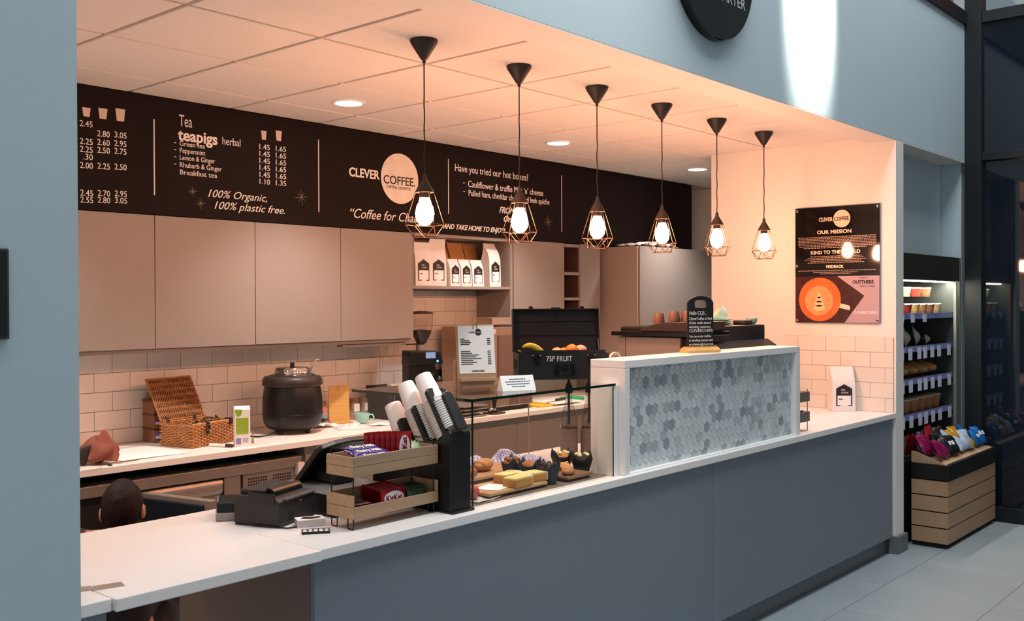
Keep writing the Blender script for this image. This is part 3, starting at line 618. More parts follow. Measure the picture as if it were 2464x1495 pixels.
wavysheet('greaseproof_paper', 'white paper square under the cake slices', 'paper', 1.45, -0.715, 0.9492, 0.12, 0.10, 0.3, paper, 0.001)
# blue check cloth
cm = bpy.data.materials.new('check_cloth'); cm.use_nodes = True; nt = cm.node_tree; B = nt.nodes['Principled BSDF']; B.inputs['Roughness'].default_value = 0.9
ck = nt.nodes.new('ShaderNodeTexChecker'); ck.inputs['Scale'].default_value = 110; ck.inputs['Color1'].default_value = (*lin('#8f93cc'), 1); ck.inputs['Color2'].default_value = (*lin('#dcdcf2'), 1); tc = nt.nodes.new('ShaderNodeTexCoord'); nt.links.new(tc.outputs['Object'], ck.inputs['Vector']); nt.links.new(ck.outputs['Color'], B.inputs['Base Color'])
def cl(u, v):
    a, b = u - .5, v - .5; e = (1 - (2 * a) ** 4) * (1 - (2 * b) ** 4)
    return (a * 0.36 + 0.01 * math.sin(v * 11), b * 0.15 + 0.012 * math.sin(u * 17), 0.002 + max(0.0, e * (0.024 + 0.022 * math.sin(u * 13 + 1) + 0.016 * math.sin(v * 9 + u * 7))) + 0.004 * abs(math.sin(u * 30)))
o = MB().grid(cl, 48, 22).build('check_cloth', cm, None, loc=(2.02, -0.265, 0.923), rz=-0.45, solid=0.0012, smooth=180); tag(o, 'crumpled blue checked cloth behind the cakes', 'cloth')
# syrup bottles
def bottle(x, y, label):
    o = thing('syrup_bottle', label, 'bottle', (x, y, 0.9205), group='syrup bottles with pumps')
    prof = [(0.0385, 0), (0.0395, 0.006), (0.0395, 0.195), (0.036, 0.215), (0.024, 0.245), (0.0165, 0.275), (0.0145, 0.315)]
    MB().lathe(prof, 28, caps=False).build('glass', clear2, o, False, smooth=60)
    MB().lathe([(0.0365, 0.004), (0.0365, 0.158)], 28).build('syrup', mat('syrup_amber', '#6b4234', 0.15), o, False, smooth=60)
    MB().lathe([(0.0402, 0.035), (0.0402, 0.150)], 28, caps=False).build('label', mat('bottle_label', '#937a6e', 0.6, noise=(14, 0.2), stretch=(1, 1, 14)), o, False, smooth=60)
    MB().lathe([(0.017, 0.312), (0.018, 0.318), (0.018, 0.335), (0.012, 0.350), (0.008, 0.362), (0.0055, 0.37), (0.0055, 0.378)], 18).build('pump', black_pl, o, False, smooth=40)
    MB().cyl((0, 0, 0.17), 0.006, 0.15, 10).build('pump_tube', black_pl, o, False)
bottle(2.285, -0.43, 'syrup bottle with pump, left of the two behind the case'); bottle(2.36, -0.49, 'syrup bottle with pump, right of the two, next to the white screen')

# ================================================================= trunk on top of the case
GT = 1.3095
tr = thing('metal_chest', 'black metal trunk with open lid chalked 75P FRUIT', 'trunk', (2.118, -0.533, GT), math.radians(-42.4))
tm = mat('trunk_metal', '#1c1f22', 0.4, metal=0.2, noise=(8, 0.2)); tin = mat('trunk_inside', '#1a1313', 0.5, noise=(6, 0.25)); hw = mat('trunk_hardware', '#0c0c0d', 0.3, metal=0.5)
TW, TD, TH = 0.405, 0.20, 0.116
mb = MB(); 
for q in ((-TW / 2, TW / 2, 0, 0.004, 0.0, TH), (-TW / 2, TW / 2, TD - 0.004, TD, 0, TH), (-TW / 2, -TW / 2 + 0.004, 0.004, TD - 0.004, 0, TH), (TW / 2 - 0.004, TW / 2, 0.004, TD - 0.004, 0, TH), (-TW / 2, TW / 2, 0.004, TD - 0.004, 0, 0.004)): mb.box(*q)
mb.build('body', tm, tr, False)
MB().box(-TW / 2 + 0.014, TW / 2 - 0.014, 0.008, 0.012, TH - 0.02, TH + 0.014).build('lip', tm, tr, False)
ML = Matrix.Translation((0, TD, TH)) @ Matrix.Rotation(math.radians(-8), 4, 'X')
ld = MB(); LH = 0.198
ld.box(-TW / 2, TW / 2, 0.034, 0.038, 0, LH, M=ML)
for q in ((-TW / 2, -TW / 2 + 0.004, -0.004, 0.034, 0, LH), (TW / 2 - 0.004, TW / 2, -0.004, 0.034, 0, LH), (-TW / 2, TW / 2, -0.004, 0.034, LH - 0.004, LH), (-TW / 2, TW / 2, -0.004, 0.034, 0, 0.004)): ld.box(*q, M=ML)
lo = ld.build('lid', tin, tr, False)
for z in (0.075, 0.14): MB().box(-TW / 2 + 0.006, TW / 2 - 0.006, 0.031, 0.0345, z, z + 0.0025, M=ML).build('ridge', hw, lo, False)
for x in (-0.115, 0.125): MB().box(x - 0.009, x + 0.009, 0.004, 0.018, LH - 0.002, LH + 0.012, M=ML).build('clasp', hw, lo, False, bevel=0.002)
MB().box(-0.02, 0.022, 0.002, 0.012, LH - 0.002, LH + 0.006, M=ML).build('hasp', hw, lo, False)
MB().tube([ML @ Vector(p) for p in ((0.002, -0.006, LH - 0.005), (0.0, -0.008, LH - 0.035), (-0.006, -0.008, LH - 0.06), (0.003, -0.008, LH - 0.07), (0.008, -0.008, LH - 0.055), (0.001, -0.008, LH - 0.035))], 0.0013, 5).build('cord_loop', hw, lo, False)
MB().tube([(TW / 2 - 0.004, TD - 0.005, TH), (TW / 2 - 0.006, TD + 0.016, TH + 0.055)], 0.0015, 5).build('lid_stay', chrome, tr, False)
for x in (-0.122, 0.122):
    pl = MB().prism([(x - 0.022, TH - 0.004), (x + 0.022, TH - 0.004), (x + 0.014, TH - 0.028), (x + 0.009, TH - 0.052), (x - 0.009, TH - 0.052), (x - 0.014, TH - 0.028)], -0.004, 0, lambda a, b, h: (a, h, b)).build('catch_plate', hw, tr, False)
    for s_ in (-1, 1): MB().ball((x + s_ * 0.016, -0.004, TH - 0.009), 0.0028, 8, 5).build('rivet', chrome, pl, False, smooth=180)
lk = MB().lathe([(0.016, 0), (0.016, 0.008), (0.011, 0.010)], 16, M=Matrix.Translation((0.004, 0, TH - 0.066)) @ Matrix.Rotation(PI / 2, 4, 'X')).build('lock', hw, tr, False, smooth=40)
for x in (-0.030, 0.038):
    MB().box(x - 0.008, x + 0.008, -0.006, 0, TH - 0.094, TH - 0.044).build('bracket', hw, tr, False, bevel=0.004)
MB().tube([(-0.042, -0.006, TH - 0.078), (-0.042, -0.007, TH - 0.098), (0.050, -0.007, TH - 0.098), (0.050, -0.006, TH - 0.078)], 0.002, 6).build('handle', hw, tr, False)
MB().tube([(-TW / 2 - 0.004, 0.05, TH - 0.03), (-TW / 2 - 0.006, 0.05, TH - 0.07), (-TW / 2 - 0.006, 0.10, TH - 0.07), (-TW / 2 - 0.004, 0.10, TH - 0.03)], 0.002, 6).build('side_handle', hw, tr, False)
text('75P FRUIT', 0.034, (-0.080, -0.0012, TH - 0.035), mat('chalk_pen', '#e6e2de', 0.7), tr, width=0.115, world=False)
TM = WM[tr.name]
def infruit(x, y, z): return TM @ Vector((x, y, z))
def citrus(x, y, z, r, m, label, nm, cat, leafy=False):
    p = infruit(x, y, z); o = thing(nm, label, cat, tuple(p), 0, 'fruit in the trunk')
    MB().ball((0, 0, 0), (r, r, r * 0.93), 20, 12).build('skin', m, o, False, smooth=180)
    MB().tube([(0, 0, r * 0.88), (0.001, 0.001, r * 1.06)], 0.0022, 6).build('stem', wood_b, o, False)
orange = mat('orange_peel', '#e0741a', 0.4, bump=(180, 0.3, 0.002)); apple = mat('apple_skin', '#d9646a', 0.3, noise=(9, 0.8, '#e8c07a')); 
citrus(0.046, 0.06, TH + 0.010, 0.030, orange, 'large bright orange on top of the fruit in the trunk', 'orange', 'orange'); citrus(0.012, 0.075, TH - 0.003, 0.027, orange, 'lower orange next to the peachy apple in the trunk', 'orange', 'orange')
citrus(-0.022, 0.055, TH - 0.001, 0.027, apple, 'peachy apple left of the oranges in the trunk', 'apple', 'apple'); citrus(0.090, 0.085, TH + 0.005, 0.031, apple, 'pink apple right of the top orange in the trunk', 'apple', 'apple'); citrus(0.098, 0.035, TH - 0.014, 0.024, mat('red_fruit_skin', '#c23058', 0.35), 'small red fruit at the trunk rim', 'apple', 'apple')
o = thing('banana', 'green tipped yellow banana resting on the trunk edge', 'banana', tuple(infruit(-0.12, 0.06, TH)), tr.rotation_euler[2])
MB().tube([(-0.058 + 0.116 * t, 0.0, 0.006 + 0.030 * (1 - (2 * t - 0.6) ** 2) - 0.012 * t) for t in [i / 10 for i in range(11)]], 0.0145, 10, taper=[0.28, 0.55, 0.85, 1, 1, 1, 1, 0.98, 0.9, 0.7, 0.35]).build('peel', mat('banana_peel', '#cfc04a', 0.45, noise=(10, 0.3, '#8a9a34')), o, False, smooth=180)
MB().tube([(-0.058, 0, 0.002), (-0.078, 0, 0.012)], 0.0045, 6).build('stalk', mat('banana_stalk', '#9a8a5a', 0.6), o, False)
# tent card
tc_ = thing('tent_card', 'small white folded tent card on the glass case', 'tent card', (1.585, -0.715, GT), math.radians(-22))
mb = MB(); mb.prism([(-0.028, 0), (0.0, 0.058), (0.028, 0)], -0.072, 0.072, lambda a, b, h: (h, a, b)); mb.build('card', paper, tc_, False)
gn = Vector((0, -0.9, 0.435)).normalized()
for i, (wd, sz) in enumerate(((0.07, 0.010), (0.11, 0.007), (0.10, 0.007), (0.06, 0.007))):
    z = 0.044 - i * 0.009; y = -0.028 * (1 - z / 0.058) - 0.0008
    mb = MB(); a = -wd / 2
    while a < wd / 2:
        e_ = min(a + random.uniform(0.006, 0.014), wd / 2); mb.box(a, e_, y - 0.0006, y + 0.0004, z - sz * 0.3, z + sz * 0.3 * 0.6); a = e_ + 0.002
    q = mb.build('small_print', mat('print_blue_grey', '#6d7686', 0.7), tc_, False); q['kind'] = 'stuff'
# clipboard menu on a wooden easel
cb = thing('clipboard_menu', 'wooden clipboard price list standing on the glass case', 'clipboard menu', (1.578, -0.515, GT), math.radians(-30)); cb.scale = (1.1, 1.1, 1.1)
tilt = Matrix.Rotation(math.radians(-9), 4, 'X')
MB().box(-0.074, 0.074, 0, 0.006, 0.0, 0.232, M=tilt).build('board', wood, cb, False, bevel=0.002)
MB().box(-0.066, 0.072, -0.0015, -0.0003, 0.052, 0.228, M=tilt).build('sheet', paper, cb, False)
MB().box(-0.068, 0.068, -0.018, 0.0, 0.022, 0.036, M=tilt).build('ledge', wood, cb, False, bevel=0.002); MB().box(-0.06, 0.06, -0.006, 0, 0.0, 0.012, M=tilt).build('rail', wood, cb, False, bevel=0.002)
MB().box(-0.075, -0.055, 0.03, 0.06, 0.0, 0.10).build('back_leg', wood, cb, False); MB().box(0.055, 0.075, 0.03, 0.06, 0.0, 0.10).build('back_leg', wood, cb, False)
MB().tube([tilt @ Vector(p) for p in ((-0.008, -0.004, 0.216), (-0.006, -0.004, 0.236), (0.0, 0.0, 0.244), (0.006, -0.004, 0.236), (0.008, -0.004, 0.216))] + [tilt @ Vector(p) for p in ((0.0, 0.008, 0.236), (-0.004, 0.004, 0.258), (-0.012, 0.002, 0.266))], 0.0016, 6).build('bulldog_clip', mat('brass', '#c9a46a', 0.25, metal=1.0), cb, False, smooth=60)
def ct(s, x, z, size, wd, m=ink, **k):
    o_ = tilt @ Vector((x, -0.0018, z)); return text(s, size, tuple(o_), m, cb, ay=tuple(tilt.to_3x3() @ Vector((0, 0, 1))), width=wd, world=False, depth=0.0002, **k)
MB().lathe([(0.0125, 0), (0.0125, 0.0004)], 28, M=tilt @ Matrix.Translation((0.012, -0.0016, 0.204)) @ Matrix.Rotation(PI / 2, 4, 'X')).build('logo_disc', ink, cb, False)
ct('CLEVER', -0.024, 0.2015, 0.0065, 0.022, bold=0.0003); ct('COFFEE', 0.0012, 0.2015, 0.006, 0.021, paper)
mb = MB()
for i in range(4):
    mb.box(-0.058, -0.058 + (0.016, 0.034, 0.040, 0.034)[i], -0.0022, -0.0016, 0.178 - i * 0.0067, 0.181 - i * 0.0067, M=tilt); mb.box(0.044, 0.057, -0.0022, -0.0016, 0.178 - i * 0.0067, 0.181 - i * 0.0067, M=tilt)
for i in range(8):
    mb.box(-0.058, -0.058 + (0.036, 0.042, 0.068, 0.058, 0.078, 0.046, 0.060, 0.044)[i], -0.0022, -0.0016, 0.132 - i * 0.0067, 0.135 - i * 0.0067, M=tilt); mb.box(0.044, 0.057, -0.0022, -0.0016, 0.132 - i * 0.0067, 0.135 - i * 0.0067, M=tilt)
q = mb.build('small_print', ink, cb, False); q['kind'] = 'stuff'
ct('CLEVERCHEFS.', -0.02, 0.058, 0.0075, 0.05, bold=0.0003)
# chalk sign on the screen top
cs = thing('chalk_sign', 'black table chalkboard in a wooden block on the counter screen', 'chalkboard', (2.885, -0.770, 1.4055), math.radians(-21))
poly = [(-0.078, 0.0), (0.078, 0.0), (0.078, 0.225)] + [(0.078 * math.cos(t), 0.225 + 0.036 * math.sin(t)) for t in [i * PI / 14 for i in range(1, 14)]] + [(-0.078, 0.225)]
hole = [(0.036 * (abs(math.cos(t)) ** 0.5) * (1 if math.cos(t) > 0 else -1), 0.222 + 0.019 * (abs(math.sin(t)) ** 0.5) * (1 if math.sin(t) > 0 else -1)) for t in [2 * PI * i / 24 for i in range(24)]]
def ring_board(P, Hh, y0, y1, z0):
    bm = bmesh.new()
    def loop(pts): vs = [bm.verts.new((a, y0, b + z0)) for a, b in pts]; return [bm.edges.new((vs[i], vs[(i + 1) % len(vs)])) for i in range(len(vs))]
    es = loop(P) + loop(Hh); bmesh.ops.triangle_fill(bm, use_beauty=True, edges=es)
    r = bmesh.ops.extrude_face_region(bm, geom=bm.faces[:]); bmesh.ops.translate(bm, verts=[v for v in r['geom'] if isinstance(v, bmesh.types.BMVert)], vec=(0, y1 - y0, 0))
    m_ = MB(); bm.verts.index_update(); m_.v = [tuple(v.co) for v in bm.verts]
    for f_ in bm.faces: m_.face([v.index for v in f_.verts])
    bm.free(); return m_
ring_board(poly, hole, -0.004, 0.004, 0.012).build('board', mat('chalkboard', '#161415', 0.6), cs, False)
MB().prism([(-0.034, 0), (0.034, 0), (0.034, 0.012), (0.022, 0.022), (0.006, 0.026), (0.006, 0.030), (-0.006, 0.030), (-0.006, 0.026), (-0.022, 0.022), (-0.034, 0.012)], -0.098, 0.098, lambda a, b, h: (h, a, b)).build('base', wood_y, cs, False, smooth=30)
for i, (s, sz, wd) in enumerate((('Hello CQ3...', 0.025, 0.105), ('CleverCoffee is Part', 0.020, 0.140), ('of the multi award', 0.019, 0.132), ('winning caterers.', 0.019, 0.132), ('CLEVERCHEFS', 0.020, 0.142), ('You can order buffets', 0.016, 0.134), ('or working lunches with', 0.016, 0.144), ('us at feedme@cleverchefs', 0.016, 0.146), ('.co.uk or call', 0.016, 0.130))):
    text(s, sz, (-0.071, -0.0042, 0.183 - i * 0.0195 - (0.006 if i else 0) - (0.006 if i > 4 else 0)), chalk, cs, width=wd, world=False, depth=0.0003)
# ================================================================= cup dispenser
cdm = mat('dispenser_black', '#0e0d0e', 0.4, bump=(300, 0.05))
cdp = thing('cup_dispenser', 'black slanted cup dispenser beside the display case', 'cup dispenser', (1.15, -0.6, 0.92))
prof = [(-0.832, 0.9215), (-0.832, 1.195), (-0.822, 1.208), (-0.795, 1.205), (-0.765, 1.165), (-0.60, 1.155), (-0.52, 1.16), (-0.45, 1.15), (-0.42, 1.12), (-0.42, 0.9215)]
MB().prism(prof, 1.102, 1.203, lambda a, b, h: (h, a, b)).build('body', cdm, cdp, bevel=0.006)
bx('foot', cdm, 1.097, 1.208, -0.845, -0.41, 0.9205, 0.9285, cdp, 0.003)
DIRc = Vector((0, 0.54, 0.84)).normalized()
def guard(yb_, zb, ln, wd, nm='guard'):
    base = Vector((1.152, yb_, zb)); n_ = Vector((0, -0.84, 0.54)).normalized()
    def fn(a, b, h): return base + Vector((1, 0, 0)) * a + DIRc * b + n_ * h
    P = [(-wd / 2, 0), (wd / 2, 0), (wd / 2, ln - 0.012), (wd / 2 - 0.012, ln), (-wd / 2 + 0.012, ln), (-wd / 2, ln - 0.012)]
    MB().prism(P, 0, 0.016, fn).build(nm, cdm, cdp, bevel=0.003)
guard(-0.792, 1.185, 0.185, 0.096); guard(-0.700, 1.150, 0.150, 0.096); guard(-0.600, 1.140, 0.100, 0.096)
cupm = mat('paper_cup', '#efe8e2', 0.5); rimm = mat('cup_rim', '#d8c8bc', 0.5)
def cup_mesh():
    return MB().lathe([(0.0, 0.0), (0.029, 0.0), (0.031, -0.003), (0.0400, -0.102), (0.0445, -0.103), (0.0450, -0.1065), (0.0440, -0.109), (0.040, -0.109), (0.0395, -0.104), (0.0298, -0.006), (0.0, -0.006)], 28, caps=False)
rotc = DIRc.to_track_quat('Z', 'Y').to_euler()
csrc = None
def cupstack(y, z, n, lab):
    global csrc
    for i in range(n):
        p = Vector((1.152, y, z)) - DIRc * (0.0085 * i)
        if csrc is None: csrc = cup_mesh().build('paper_cup', cupm, smooth=40); o = csrc
        else: o = csrc.copy(); COL.objects.link(o)
        o.location = p; o.rotation_euler = rotc
        tag(o, ('outermost upturned white paper cup of the ' + lab) if i == 0 else ('white paper cup nested in the ' + lab), 'paper cup', 'cups of the ' + lab)
cupstack(-0.640, 1.388, 17, 'tallest stack at the case side'); cupstack(-0.548, 1.353, 17, 'middle stack of the dispenser'); cupstack(-0.478, 1.273, 9, 'short stack at the till side')
guard(-0.832, 1.205, 0.150, 0.050, 'front_bar')
lsrc = None
for i in range(13):
    p = Vector((1.135, -0.800, 1.215)) + DIRc * (0.0085 * i)
    if lsrc is None: lsrc = MB().lathe([(0.0, 0.002), (0.018, 0.002), (0.020, 0.006), (0.024, 0.006), (0.024, 0.0), (0.0, 0.0)], 24, caps=False).build('cup_cover', white_pl, smooth=40); o = lsrc
    else: o = lsrc.copy(); COL.objects.link(o)
    o.location = p; o.rotation_euler = rotc; tag(o, 'white plastic cup lid in the slanted stack by the glass', 'cup lid', 'stacked cup lids')
MB().lathe([(0.016, 0), (0.016, 0.001)], 24, M=Matrix.Translation(Vector((1.152, -0.605, 1.318)) + Vector((-0.0372, 0.0, 0.0))) @ Matrix.Rotation(-PI / 2, 4, 'Y')).build('logo_disc', ink, csrc, True)

# ================================================================= till
ti = thing('till', 'black point of sale screen on a cash drawer', 'till', (1.0, -0.4, 0.92))
bx('cash_drawer', black_pl, 0.80, 1.085, -0.575, -0.20, 0.9215, 0.993, ti, 0.004)
bx('drawer_edge', mat('drawer_edge', '#6a6a6a', 0.4), 0.80, 1.085, -0.578, -0.20, 0.9935, 0.996, ti)
bx('stand', black_mt, 0.93, 1.02, -0.42, -0.26, 0.9965, 1.05, ti, 0.01)
def scr(a, b, h):
    t = (b - 1.0) / 0.15; return (a, -0.245 - 0.155 * t - h * 0.69, 1.0 + 0.155 * t - h * 0.72)
P = [(0.872, 1.0), (1.09, 0.992), (1.09, 1.155), (1.0, 1.158), (0.935, 1.152), (0.885, 1.140), (0.872, 1.128)]
MB().prism(P, 0, 0.022, scr).build('screen_housing', black_pl, ti, bevel=0.004); MB().prism([(0.888, 1.01), (1.08, 1.005), (1.08, 1.140), (0.888, 1.122)], -0.0015, 0, scr).build('screen', black_gl, ti)
MB().prism([(0.93, 1.055), (1.06, 1.055), (1.06, 1.13), (0.945, 1.12)], 0.022, 0.027, scr).build('back_plate', black_mt, ti)
# receipt printer
pr = thing('receipt_printer', 'dark grey receipt printer on the counter near the flap', 'printer', (0.586, -0.558, 0.9205), math.atan2(0.077, 0.207))
pm = mat('printer_grey', '#242222', 0.55, bump=(400, 0.1))
MB().prism([(0.0, 0.008), (0.0, 0.083), (0.015, 0.094), (0.165, 0.100), (0.176, 0.092), (0.176, 0.008)], 0.0, 0.215, lambda a, b, h: (h, a, b)).build('body', pm, pr, False, bevel=0.004)
MB().prism([(0.002, 0.0), (0.002, 0.010), (0.174, 0.010), (0.174, 0.0)], 0.004, 0.211, lambda a, b, h: (h, a, b)).build('base', black_pl, pr, False)
MB().lathe([(0.022, 0.0), (0.022, 0.165)], 24, M=Matrix.Translation((0.035, 0.062, 0.099)) @ Matrix.Rotation(PI / 2, 4, 'Y')).build('roll_cover', black_pl, pr, False, smooth=40)
MB().box(0.02, 0.208, 0.07, 0.165, 0.099, 0.116).build('lid', pm, pr, False, bevel=0.004); MB().box(-0.004, 0.004, 0.015, 0.120, 0.075, 0.110).build('lid_arm', black_pl, pr, False, bevel=0.004)
MB().box(0.03, 0.21, -0.006, 0.004, 0.084, 0.090).build('paper_cutter', mat('cutter_grey', '#5c5e60', 0.4), pr, False)
text('star', 0.012, (0.115, -0.0008, 0.068), mat('logo_grey', '#8a8a8a', 0.5), pr, world=False, shear=0.3, depth=0.0003)
MB().box(0.055, 0.085, -0.0006, 0.006, 0.012, 0.045).build('cable_slot', dark_gap, pr, False)
o = MB().tube([(0.56, -0.39, 0.925), (0.548, -0.43, 0.9235), (0.553, -0.47, 0.9235), (0.575, -0.53, 0.9235), (0.60, -0.585, 0.9235), (0.63, -0.59, 0.9235), (0.66, -0.585, 0.9235)], 0.0025, 6).build('printer_cable', black_pl, smooth=60); tag(o, 'thin black cable lying around the receipt printer', 'cable')
# card terminal
ct_ = thing('card_terminal', 'black and grey card payment terminal behind the receipt printer', 'card terminal', (0.592, -0.262, 0.9205), math.radians(-35))
gm = mat('terminal_grey', '#8b8380', 0.45)
MB().prism([(-0.085, 0.0), (0.085, 0.0), (0.085, 0.028), (0.03, 0.062), (-0.035, 0.080), (-0.072, 0.062), (-0.085, 0.03)], -0.038, 0.038, lambda a, b, h: (h, a, b)).build('body', black_pl, ct_, False, bevel=0.006)
MB().prism([(-0.088, 0.0), (0.06, 0.0), (0.03, 0.018), (-0.06, 0.040), (-0.088, 0.026)], -0.041, 0.041, lambda a, b, h: (h, a, b)).build('cradle', gm, ct_, False, bevel=0.004)
MB().prism([(0.02, 0.030), (0.075, 0.022), (0.075, 0.027), (0.02, 0.035)], -0.040, 0.040, lambda a, b, h: (h, a, b)).build('accent_band', mat('terminal_red', '#a8272c', 0.4), ct_, False)
MB().box(-0.0415, -0.038, 0.03, 0.055, 0.035, 0.056).build('sticker', paper, ct_, False)
# stacked cards + stamp card
lc = thing('card_stack', 'stack of white cards with a black logo by the printer', 'card stack', (0.683, -0.592, 0.9205), math.radians(-28))
MB().box(-0.046, 0.046, -0.028, 0.028, 0.0, 0.022).build('cards', mat('card_edges', '#c9c4c0', 0.6, noise=(60, 0.2), stretch=(1, 1, 40)), lc, False); MB().box(-0.046, 0.046, -0.028, 0.028, 0.0222, 0.0235, M=Matrix.Rotation(0.1, 4, 'Z')).build('top_card', paper, lc, False)
MB().prism([(-0.032, -0.006), (-0.02, 0.018), (0.034, 0.014), (0.036, -0.004), (0.0, -0.02)], 0.0236, 0.0242, lambda a, b, h: (a, b, h)).build('logo', ink, lc, False)
st = thing('loyalty_card', 'black stamp card with two rows of white circles on the counter', 'loyalty card', (0.632, -0.688, 0.9205), math.radians(-36))
MB().box(-0.044, 0.044, -0.027, 0.027, 0, 0.006).build('card', black_mt, st, False)
for i in range(5):
    for j in range(2): MB().lathe([(0.0072, 0.0061), (0.0072, 0.0066)], 14, c=(-0.034 + i * 0.017, -0.011 + j * 0.019, 0)).build('stamp_circle', paper, st, False)

# ================================================================= two tier snack rack
def wire(P, r=0.0022): return MB().tube(P, r, 6)
wm_ = mat('rack_wire', '#2a2624', 0.4, metal=0.6)
sr = thing('snack_rack', 'two tier wooden snack rack with black wire frame', 'snack rack', (0.94, -0.68, 0.92))
RX0, RX1, RY0, RY1 = 0.712, 1.095, -0.776, -0.642
def crate(z0, front, h, nm):
    t = 0.007
    for k in range(2):
        za, zb_ = z0 + k * h / 2 + 0.0006, z0 + (k + 1) * h / 2 - 0.0006
        bx('slat', wood, RX0, RX0 + t, RY0, RY1, za, zb_, sr, 0.001); bx('slat', wood, RX1 - t, RX1, RY0, RY1, za, zb_, sr, 0.001); bx('slat', wood, RX0 + t, RX1 - t, RY1 - t, RY1, za, zb_, sr, 0.001)
        if k == 0 or front > 1: bx('slat', wood, RX0 + t, RX1 - t, RY0, RY0 + t, za, zb_, sr, 0.001)
    bx('base', wood, RX0 + t, RX1 - t, RY0 + t, RY1 - t, z0, z0 + 0.006, sr)
crate(0.958, 1, 0.076, 'low'); crate(1.092, 2, 0.066, 'up')
for x in (RX0 + 0.012, RX1 - 0.012):
    for s_, y0, y1 in ((0, RY0 + 0.012, RY0 + 0.04), (1, RY1 - 0.04, RY1 - 0.012)):
        wire([(x, y0, 0.958), (x, y0, 0.925), (x, y0 + 0.004, 0.9225), (x, y1 - 0.004, 0.9225), (x, y1, 0.925), (x, y1, 0.958)]).build('foot', wm_, sr, smooth=60)
    for y in (RY0 + 0.012, RY1 - 0.012): wire([(x, y, 0.958), (x, y, 1.165)]).build('upright', wm_, sr, smooth=60)
    wire([(x, RY0 + 0.012, 1.150), (x, RY0 + 0.012, 1.172), (x, RY0 + 0.018, 1.178), (x, RY1 - 0.018, 1.178), (x, RY1 - 0.012, 1.172), (x, RY1 - 0.012, 1.150)]).build('loop_handle', wm_, sr, smooth=60)
# bars
def bar(name, label, x, y, z, rx, ry, rz, L, W, T, m, group, txt=None, tm=None, oval=False):
    o = thing(name, label, 'chocolate bar', (x, y, z), 0, group); o.rotation_euler = (rx, ry, rz)
    def fn(u, v):
        a = (u - .5) * L; e = 1 if 0.09 < u < 0.91 else 0.25; b = (v - .5) * W; return (a, b * (1 if e == 1 else 1.05), T / 2 * e * (1 - abs(2 * v - 1) ** 3) + 0.0004)
    mb = MB().grid(fn, 16, 6); n0 = len(mb.v)
    mb.grid(lambda u, v: (fn(u, v)[0], fn(u, v)[1], -fn(u, v)[2]), 16, 6)
    mb.build('wrapper', m, o, False, smooth=60)
    if txt and oval:
        MB().prism([(L * 0.40 * math.cos(2 * PI * i / 24), W * 0.36 * math.sin(2 * PI * i / 24)) for i in range(24)], T / 2, T / 2 + 0.0008).build('logo_oval', mat('logo_pale', '#e6d6d6', 0.4), o, False)
    if txt: text(txt, W * (0.42 if oval else 0.75), (-L * 0.33, -W * (0.14 if oval else 0.24), T / 2 + 0.0009), tm, o, ax=(1, 0, 0), ay=(0, 1, 0), width=L * 0.66, world=False, depth=0.0004, bold=0.0006)
    return o
purple = mat('purple_foil', '#4a2f8a', 0.3, noise=(20, 0.25)); redf = mat('red_foil', '#a3161c', 0.28, noise=(20, 0.3), bump=(60, 0.4)); whitef = mat('white_foil', '#ece8ea', 0.35); brownf = mat('brown_foil', '#5a2a20', 0.35, noise=(30, 0.3)); goldf = mat('gold_foil', '#c08a3a', 0.3, metal=0.5)
for i in range(3):
    bar('dairy_bar', ('purple chocolate bar at the front of the upper crate', 'purple chocolate bar second in the upper crate', 'purple chocolate bar at the back of the upper crate')[i], 0.828, -0.752 + i * 0.034, 1.146 + 0.010 * i, 0.35, 0.04, 0.05, 0.165, 0.030, 0.014, purple, 'purple bars in the upper crate', 'Dairy Milk', chalk)
    bar('dairy_bar', 'purple chocolate bar under the others in the upper crate', 0.83, -0.748 + i * 0.034, 1.124 + 0.004 * i, 0.1, 0, 0, 0.165, 0.030, 0.012, purple, 'purple bars underneath in the upper crate')
for i in range(7):
    o = bar('wafer_bar', ('leftmost red wafer bar standing in the upper crate', 'second upright red wafer bar in the upper crate', 'third upright red wafer bar in the upper crate', 'fourth upright red wafer bar in the upper crate', 'fifth upright red wafer bar in the upper crate', 'sixth upright red wafer bar in the upper crate', 'red wafer bar facing front, rightmost upright one in the upper crate')[i], 0, 0, 0, 0, 0, 0, 0.112, 0.062, 0.010, redf, 'upright red wafer bars', 'KitKat' if i == 6 else None, mat('logo_red', '#7a0f16', 0.4), True)
    o.matrix_world = Matrix.Translation((0.892 + i * 0.0135, -0.662 - 0.0118 * i, 1.156)) @ Matrix.Rotation(-0.15, 4, 'Z') @ Matrix(((0, -1, 0, 0), (0, 0, -1, 0), (1, 0, 0, 0), (0, 0, 0, 1)))
for i in range(3): bar('white_snack_bar', 'white and green snack bar at the right end of the upper crate', 1.022 + i * 0.018, -0.705, 1.150 - i * 0.005, PI / 2 - 0.5, 0, 0.4, 0.095, 0.045, 0.012, mat('white_green_foil', '#eceae6', 0.35, noise=(14, 0.9, '#6fae58')), 'white and green bars')
for i in range(9): bar('caramel_bar', 'brown striped caramel bar heaped in the lower crate', 0.768 + 0.004 * (i % 3), -0.745 + (i % 3) * 0.030, 0.971 + 0.0128 * (i // 3), 0.0, 0.0, 0.12 * ((i % 3) - 1), 0.078, 0.024, 0.0115, brownf, 'caramel bars in the lower crate')
for i in range(2): bar('gold_bar', 'gold wrapped bar at the front of the lower crate', 0.826 + i * 0.006, -0.755 + 0.028 * i, 0.972, 0.1, 0, 0.05, 0.08, 0.022, 0.012, goldf, 'gold bars in the lower crate')
